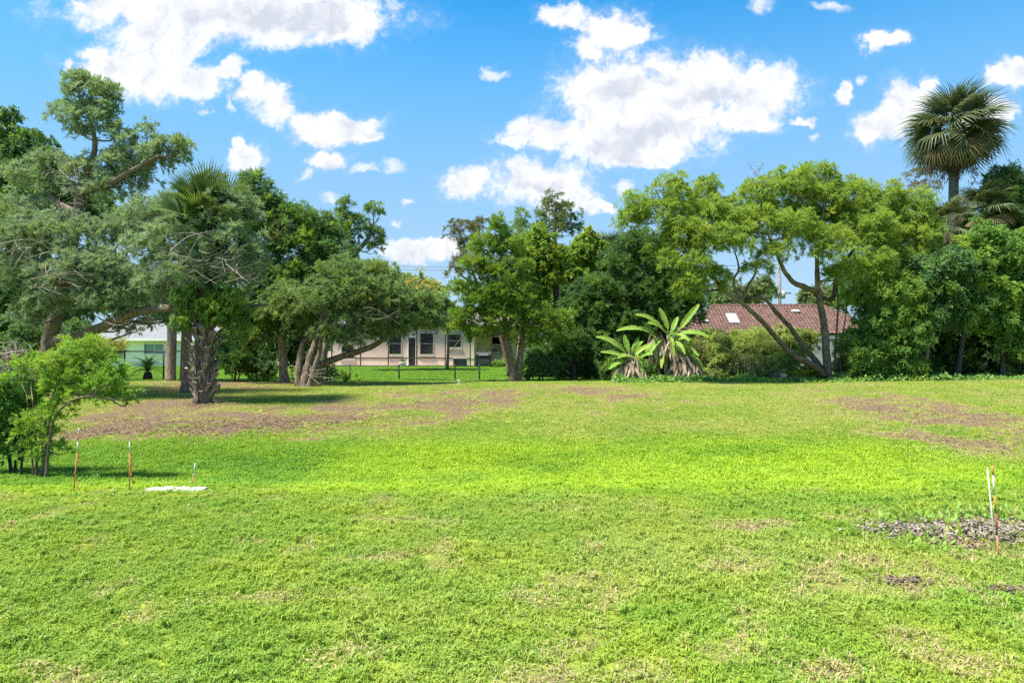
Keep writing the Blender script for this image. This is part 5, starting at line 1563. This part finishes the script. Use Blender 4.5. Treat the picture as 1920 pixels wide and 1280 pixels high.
upv = np.array([0, d, zr - ze]) / sl
tile_slope(np.array([0, ry0, ze]), np.array([1., 0, 0]), upv, lambda t: (rx0 + d * t, rx1 - d * t), np.cross([1., 0, 0], upv))
upl = np.array([d, 0, zr - ze]) / sl
tile_slope(np.array([rx0, 0, ze]), np.array([0, -1., 0]), upl, lambda t: (-(ry1 - d * t), -(ry0 + d * t)), np.cross([0, -1., 0], upl))
upr = np.array([-d, 0, zr - ze]) / sl
tile_slope(np.array([rx1, 0, ze]), np.array([0, 1., 0]), upr, lambda t: (ry0 + d * t, ry1 - d * t), np.cross([0, 1., 0], upr))
tag(mb.obj('roof_tile', M['terracotta'], rh), kind='stuff')
mb = MB()
for a, b in (((rx0 + d, YR + d, zr), (rx1 - d, YR + d, zr)), ((rx0, ry0, ze), (rx0 + d, YR + d, zr)), ((rx1, ry0, ze), (rx1 - d, YR + d, zr))):
    a = np.array(a); b = np.array(b); n = int(np.linalg.norm(b - a) / .36)
    for k in range(n):
        p, q = a + (b - a) * k / n, a + (b - a) * (k + 1.12) / n
        mb.tube([p + np.array([0, 0, .06]), q + np.array([0, 0, .03])], [.13, .10], 7)
tag(mb.obj('ridge_tile', M['terracotta'], rh), kind='stuff')


def on_roof(px, py):
    """point of the front roof slope seen at that pixel"""
    k = (zr - ze) / d
    dz = (640 - py) / FPX
    Y = (ze - k * ry0 - CAM_H) / (dz - k)
    return Vector(((px - 960) / FPX * Y, Y, CAM_H + dz * Y))


for (px, py, w_, h_) in ((1492, 588, .20, .24), (1322, 606, .16, .22)):
    p = on_roof(px, py)
    vt = MB().box(p.x - w_, p.x + w_, p.y - .05, p.y + .40, p.z - .1, p.z + h_ * .75).add(
        [(p.x - w_ * 1.3, p.y - .16, p.z + h_ * .76), (p.x + w_ * 1.3, p.y - .16, p.z + h_ * .76), (p.x + w_ * 1.3, p.y + .5, p.z + h_ * .80), (p.x - w_ * 1.3, p.y + .5, p.z + h_ * .80), (p.x - w_ * .7, p.y + .1, p.z + h_ * 1.15), (p.x + w_ * .7, p.y + .1, p.z + h_ * 1.15)],
        [(0, 1, 5, 4), (1, 2, 5), (2, 3, 4, 5), (3, 0, 4), (3, 2, 1, 0)]).obj('roof_vent', M['white_trim'], rh)
p = on_roof(1374, 603)
kk = (zr - ze) / d
sv = MB().add([(p.x + a, p.y + b, p.z + b * kk + .14 + c) for c in (0, .10) for (a, b) in ((-.34, -.4), (.34, -.4), (.34, .5), (-.34, .5))],
              [(4, 5, 6, 7), (0, 1, 5, 4), (1, 2, 6, 5), (2, 3, 7, 6), (3, 0, 4, 7), (3, 2, 1, 0)]).obj('skylight', M['block'], rh)

bw = empty('block_wall', (X3(1360, 40), 40, float(zt(X3(1360, 40), 40))), 'grey block wall below the tiled roof', 'wall')
bx0, bx1, bz0, bz1 = X3(1285, 40), X3(1625, 40), float(zt(X3(1360, 40), 40)) - .1, Z3(634, 40)
nb_, nr_ = 20, 9
for r in range(nr_):
    for c in range(nb_ + 1):
        wx = (bx1 - bx0) / nb_; hz_ = (bz1 - bz0) / nr_
        a = max(bx0, bx0 + (c - .5 * (r % 2)) * wx); b = min(bx1, bx0 + (c + 1 - .5 * (r % 2)) * wx)
        if b - a > .05:
            MB().box(a + .006, b - .006, 40 - .1 + rgt.uniform(-.004, .004), 40.1, bz0 + r * hz_ + .006, bz0 + (r + 1) * hz_ - .006).obj('block', M['block'], bw)
MB().box(bx0, bx1, 39.92, 40.08, bz0, bz1 - .01).obj('mortar', M['concrete'], bw)
MB().box(bx0 - .03, bx1 + .03, 39.86, 40.14, bz1 + .002, bz1 + .07).obj('coping', M['concrete'], bw)


# ------------------------------------------------------------------ fences, poles, wires
def wire_fence(label, Y, px0, px1, post_px, height, mat, top_r=.022):
    a = G(px0, Y); b = G(px1, Y)
    root = empty('wire_fence', a, label, 'fence')
    n = 24
    xs = np.linspace(a.x, b.x, n)
    zs = np.array([float(zt(x, Y)) for x in xs])
    k = np.polyfit(xs, zs, 1); zs = np.polyval(k, xs)
    MB().bar((xs[0], Y, zs[0] + height), (xs[-1], Y, zs[-1] + height), top_r, 8).obj('top_rail', mat, root, True)
    for p in post_px:
        x = (p - 960) / FPX * Y; z = float(np.polyval(k, x))
        MB().bar((x, Y + .03, z - .2), (x, Y + .03, z + height + .05), .03, 8).obj('post', mat, root, True)
    mb = MB()
    stp = .11
    L = b.x - a.x
    i = -height
    while i < L:
        for s in (1, -1):
            u0, u1 = max(i, 0), min(i + height, L)
            if u1 - u0 > .02:
                h0, h1 = (u0 - i), (u1 - i)
                if s < 0:
                    h0, h1 = height - h0, height - h1
                p0 = np.array([a.x + u0, Y - .025, np.polyval(k, a.x + u0) + h0 + .02]); p1 = np.array([a.x + u1, Y - .025, np.polyval(k, a.x + u1) + h1 - .02])
                mb.tube([p0, p1], [.0022, .0022], 3, 0, False)
        i += stp
    tag(mb.obj('wire_mesh', mat, root), kind='stuff')
    return root


wire_fence('tall black wire fence in front of the white house', 27.4, 224, 372, [233, 306, 370], 1.22, M['black_metal'])
wire_fence('low black wire fence along the neighbour lawn', 28.6, 590, 900, [592, 656, 748, 853, 899], .66, M['black_metal'], .014)

YP = 70.0
up = empty('utility_pole', G(1462, YP), 'weathered wooden utility pole with a crossarm beyond the tiled roof', 'utility pole')
g = G(1462, YP)
MB().tube([(g.x, g.y, g.z - .3), (g.x, g.y, 5), (g.x, g.y, Z3(492, YP))], [.19, .16, .13], 10).obj('pole', M['pole_wood'], up, True)
MB().box(g.x - 1.1, g.x + 1.1, g.y - .18, g.y - .132, Z3(550, YP) - .07, Z3(550, YP) + .07).obj('crossarm', M['pole_wood'], up)
for dx_ in (-1.0, -.45, .45, 1.0):
    MB().tube([(g.x + dx_, g.y - .155, Z3(550, YP) + .072), (g.x + dx_, g.y - .155, Z3(550, YP) + .16), (g.x + dx_, g.y - .155, Z3(550, YP) + .22)], [.03, .06, .03], 6).obj('insulator', M['block'], up)
MB().tube([(g.x + .33, g.y - .1, Z3(560, YP)), (g.x + .33, g.y - .1, Z3(560, YP) + .8)], [.2, .2], 10).obj('transformer', M['block'], up, True)
g2 = G(560, YP)
up2 = empty('utility_pole', g2, 'wooden utility pole hidden behind the dense dark tree', 'utility pole')
MB().tube([(g2.x, g2.y, g2.z - .3), (g2.x, g2.y, 5), (g2.x, g2.y, Z3(490, YP))], [.19, .16, .13], 10).obj('pole', M['pole_wood'], up2, True)
MB().box(g2.x - 1.0, g2.x + 1.0, g2.y - .18, g2.y - .132, Z3(520, YP) - .07, Z3(520, YP) + .07).obj('crossarm', M['pole_wood'], up2)
for j, (pa, pb, sag, lab) in enumerate(((494, 496, .42, 'upper overhead power line crossing the gap of sky'), (499, 503, .46, 'lower overhead power line crossing the gap of sky'))):
    a = np.array([g2.x, YP - .14, Z3(pa, YP)]); b = np.array([g.x, YP - .14, Z3(pb, YP)])
    ts = np.linspace(0, 1, 30)
    pth = a + (b - a) * ts[:, None]; pth[:, 2] -= sag * 4 * ts * (1 - ts)
    tag(MB().tube(pth, np.full(30, .018), 4).obj('power_line', M['black_metal'], offset=tuple(a)), lab, 'power line')

# ------------------------------------------------------------------ survey stakes, slabs, logs, litter
def stake(label, Y, base_px, top_px, top_py, bands, r, zb=None, group=None):
    g = G(base_px, Y)
    t = P(top_px, top_py, Y)
    root = empty('survey_stake', g, label, 'stake', group)
    a = np.array([g.x, g.y, g.z - .06]); b = np.array(t)
    prev = 0.0
    for (f1, m) in bands:
        MB().tube([a + (b - a) * prev, a + (b - a) * f1], [r, r], 7).obj('painted_band', M[m], root, True)
        prev = f1
    return root, a, b


def ribbon(root, a, b, f, L, mat, seed):
    rg = np.random.default_rng(seed)
    p = a + (b - a) * f
    vs = []
    n = 6
    for k in range(n):
        q = p + np.array([.012 + .01 * k * rg.uniform(.3, 1), -.012, -L * k / (n - 1)])
        vs += [q, q + np.array([.012 + rg.uniform(-.004, .004), rg.uniform(-.012, .012), 0])]
    mesh_np('ribbon', np.array(vs), [(2 * k, 2 * k + 1, 2 * k + 3, 2 * k + 2) for k in range(n - 1)], M[mat], root)


r1 = stake('tall leaning orange and white stake beside the bright shrub', 7.35, 137, 148, 803, [(.66, 'orange'), (.82, 'white_paint'), (.94, 'orange'), (1, 'white_paint')], .006)
ribbon(*r1, .68, .14, 'orange', 1); ribbon(*r1, .30, .12, 'orange', 2)
r2 = stake('upright orange stake with a white tip left of the pale slabs', 7.4, 243, 243, 828, [(.80, 'orange'), (1, 'white_paint')], .006)
ribbon(*r2, .76, .16, 'orange', 3); ribbon(*r2, .45, .12, 'orange', 4)
r3 = stake('short stake with a white tip behind the pale slabs', 8.0, 358, 366, 868, [(.55, 'orange'), (.65, 'white_paint'), (1, 'white_paint')], .0065)
ribbon(*r3, .35, .08, 'orange', 5)
r4 = stake('red-orange stake with a white band beside the wood chips', 5.05, 1873, 1861, 872, [(.30, 'orange'), (.52, 'red_brown'), (.70, 'orange'), (.90, 'white_paint'), (1, 'orange')], .0062)
r5 = stake('thin plain white stake leaning next to the red-orange one', 5.12, 1869, 1851, 876, [(.98, 'white_paint'), (1, 'tan_trim')], .0045)
mk = empty('marker_post', G(860, 23.2), 'short white survey marker standing in the grass near the low fence', 'marker')
g = G(860, 23.2)
MB().box(g.x - .03, g.x + .03, g.y - .02, g.y + .02, g.z - .05, g.z + .16).obj('post', M['white_paint'], mk)
MB().box(g.x - .045, g.x + .045, g.y - .03, g.y + .03, g.z + .162, g.z + .19).obj('cap', M['white_trim'], mk)


def slab(label, px0, px1, Y, dz, dep, seed, rot):
    rg = np.random.default_rng(seed)
    x0, x1 = (px0 - 960) / FPX * Y, (px1 - 960) / FPX * Y
    z = float(zt((x0 + x1) / 2, Y)) + dz
    n = 7
    vs = []; fs = []
    for k in range(n):
        t = k / (n - 1)
        x = x0 + (x1 - x0) * t
        e = 0.012 * rg.normal(size=4)
        th = .032 * (0.8 + .3 * rg.random()) * (.75 if k in (0, n - 1) else 1)
        yo = Y + rot * (t - .5)
        vs += [(x, yo - dep / 2 + e[0], z), (x, yo + dep / 2 + e[1], z), (x, yo + dep / 2 + e[1] - .01, z + th + e[2] * .2), (x, yo - dep / 2 + e[0] + .012, z + th + e[3] * .2)]
    for k in range(n - 1):
        for j in range(4):
            q = (j + 1) % 4
            fs.append((4 * k + j, 4 * k + q, 4 * k + 4 + q, 4 * k + 4 + j))
    fs += [(3, 2, 1, 0), tuple(4 * (n - 1) + j for j in range(4))]
    o = mesh_np('stone_slab', np.array(vs), fs, M['pale_stone'], offset=((x0 + x1) / 2, Y, z))
    return tag(o, label, 'slab')


slab('pale stone slab lying in the grass, its outer end nearest the upright stake', 274, 325, 7.42, .010, .17, 1, .03)
slab('pale stone slab lying in the grass in front of the short stake', 328, 384, 7.40, .010, .16, 2, -.02)

for i, (px, Y, z_, L, rot, lab) in enumerate([
    (1452, 25.9, .10, .30, .3, 'cut log at the left end of the small pile'), (1463, 25.9, .10, .34, -.2, 'cut log in the middle of the small pile'), (1475, 25.95, .10, .30, .1, 'cut log at the right end of the small pile'),
    (1458, 25.95, .27, .32, .2, 'cut log resting across the left of the small pile'), (1469, 25.95, .27, .30, -.3, 'cut log resting across the right of the small pile'), (1497, 26.0, .10, .34, 1.0, 'pale cut log lying apart from the small pile')]):
    g = G(px, Y)
    c = np.array([g.x, g.y, g.z + z_]); d_ = np.array([math.sin(rot), -math.cos(rot), .0])
    rt = empty('cut_log', (c[0], c[1], g.z), lab, 'log')
    r_ = .10 + .012 * (i % 3)
    MB().tube([c - d_ * L, c, c + d_ * L], [r_, r_ * 1.03, r_], 11, .08, False, i).obj('bark', M['bark_cedar'], rt, True)
    for s in (-1, 1):
        MB().tube([c + d_ * L * s * .96, c + d_ * L * s * 1.004], [r_ * .96, r_ * .93], 11, .05, True, i).obj('cut_face', M['log_end'], rt)


def litter(name, label, cat, boxes, mat, seed, L=(.04, .10), Wd=(.012, .03), lift=.012, thick=.004, tilt=.25, parent=None):
    """chips or leaves lying on the ground: (px, Y, rx, ry, n)"""
    rg = np.random.default_rng(seed)
    vs = []; fs = []
    for (px, Y, rx, ry, n) in boxes:
        cx = (px - 960) / FPX * Y
        for k in range(n):
            x = cx + rg.normal() * rx * .5; y = Y + rg.normal() * ry * .5
            z = float(zt(x, y)) + lift * rg.uniform(.6, 2.2)
            a = rg.random() * 2 * PI
            d_ = unit(np.array([math.cos(a), math.sin(a), rg.normal() * tilt])); s_ = unit(np.cross(d_, np.array([rg.normal() * tilt, rg.normal() * tilt, 1]))); u_ = np.cross(s_, d_)
            l, w_ = rg.uniform(*L) / 2, rg.uniform(*Wd) / 2
            b = len(vs); c = np.array([x, y, z])
            vs += [c - d_ * l - s_ * w_, c + d_ * l - s_ * w_, c + d_ * l * .9 + s_ * w_, c - d_ * l + s_ * w_]
            fs.append((b, b + 1, b + 2, b + 3))
            if thick > 0:
                vs += [v_ + u_ * thick for v_ in vs[b:b + 4]]
                fs += [(b + 4, b + 7, b + 6, b + 5), (b, b + 4, b + 5, b + 1), (b + 2, b + 6, b + 7, b + 3)]
    o = mesh_np(name, np.array(vs), fs, mat)
    return tag(o, label, cat, kind='stuff')


M['chip'] = leaf_mat('wood_chip', (0.14, 0.11, 0.088), (0.38, 0.32, 0.26), (0.06, 0.045, 0.035), 0.0, 0.9, nscale=9)
M['soil_chip'] = leaf_mat('soil_crumb', (0.07, 0.05, 0.04), (0.20, 0.15, 0.11), None, 0.0, 0.95, nscale=9)
M['leaf_litter'] = leaf_mat('leaf_litter', (0.12, 0.075, 0.050), (0.26, 0.18, 0.125), (0.08, 0.05, 0.033), 0.1, 0.9, nscale=4)
litter('wood_chips', 'grey weathered wood chips scattered by the red-orange stake', 'chips', [(1800, 5.75, .75, .32, 760), (1880, 5.7, .6, .36, 480), (1700, 5.75, .40, .22, 170), (1740, 5.60, .4, .22, 200), (1850, 5.5, .5, .3, 160)], M['chip'], 5, (.015, .065), (.006, .018), .022, tilt=.4)
litter('soil_crumbs', 'dark soil crumbs in the worn holes of the lawn', 'soil', [(1680, 4.44, .22, .10, 80), (1790, 5.3, .28, .12, 110), (1885, 4.32, .2, .1, 60)], M['soil_chip'], 6, (.01, .035), (.01, .025), .012)
litter('leaf_litter', 'fallen brown leaves and needles under the cedars', 'leaf litter',
       [(470, 14.2, 3.2, 1.0, 1430), (640, 15.0, 2.6, .9, 825), (300, 13.4, 2.6, .8, 935), (200, 14.0, 2.0, 1.6, 660), (400, 23.5, 4.0, 1.6, 1430), (560, 24.5, 2.5, 1.0, 660), (840, 17.5, 2.4, 1.2, 385), (1720, 15.5, 2.4, 1.2, 495), (1860, 12.5, 2.2, 1.4, 660), (380, 17.3, .9, .5, 385)],
       M['leaf_litter'], 7, (.03, .08), (.010, .025), .025, 0.0)
# broad-leaved weeds round the wood chips
rg = np.random.default_rng(91)
for i, (px, Y, n, h, lab) in enumerate([(1705, 5.9, 90, .16, 'low leafy weed at the left end of the wood chips'), (1745, 6.0, 110, .18, 'yellow-green weed clump behind the left wood chips'), (1780, 5.55, 60, .10, 'small weed sprouting through the wood chips'),
                                        (1830, 6.15, 120, .17, 'dark green weed clump behind the wood chips by the stakes'), (1880, 6.1, 120, .16, 'dark green weed clump behind the chips right of the stakes'), (1730, 5.25, 60, .1, 'weedy tuft in front of the wood chips')]):
    g = G(px, Y)
    d_ = unit(rg.normal(size=(n, 3)) * np.array([1, 1, .5]) + np.array([0, 0, .7]))
    b = np.array(g) + rg.normal(size=(n, 3)) * np.array([.13, .07, 0]) + np.array([0, 0, .01]) + d_ * rg.uniform(0, h * .6, n)[:, None]
    v, f = leaves_np(b, d_, unit(rg.normal(size=(n, 3)) * .6 + np.array([0, 0, 1])), rg.uniform(.04, .085, n), rg.uniform(.016, .034, n))
    rt = empty('broadleaf_weed', g, lab, 'weed')
    mesh_np('foliage', v, f, M['shrub_bright' if i != 3 else 'broad_mid'], rt)
    mb = MB()
    for k in range(10):
        q = np.array(g) + rg.normal(size=3) * np.array([.08, .05, 0])
        mb.tube([q - np.array([0, 0, .02]), q + np.array([rg.normal() * .03, rg.normal() * .03, h * .6])], [.003, .0015], 3, 0, False)
    tag(mb.obj('stalks', M['twig_brown'], rt), kind='stuff')
# low creeping cover along the foot of the thicket
rg = np.random.default_rng(92)
n = 15000
px = rg.uniform(1150, 1920, n); yy = 25.8 + rg.normal(size=n) * .5 + np.where(px > 1560, -.5, 0)
x = (px - 960) / FPX * yy
hgt = (fbm(x, yy, 1.2, 3) ** 1.6) * .42
pos = np.stack([x, yy, zt(x, yy) + rg.random(n) * hgt], -1)
v, f = leaves_np(pos, unit(rg.normal(size=(n, 3)) + np.array([0, -.3, .5])), unit(rg.normal(size=(n, 3)) * .6 + np.array([0, -.4, 1])), rg.uniform(.08, .16, n), rg.uniform(.05, .10, n))
tag(mesh_np('ground_cover', v, f, M['broad_mid']), 'low leafy creeper along the foot of the thicket', 'ground cover', kind='stuff')
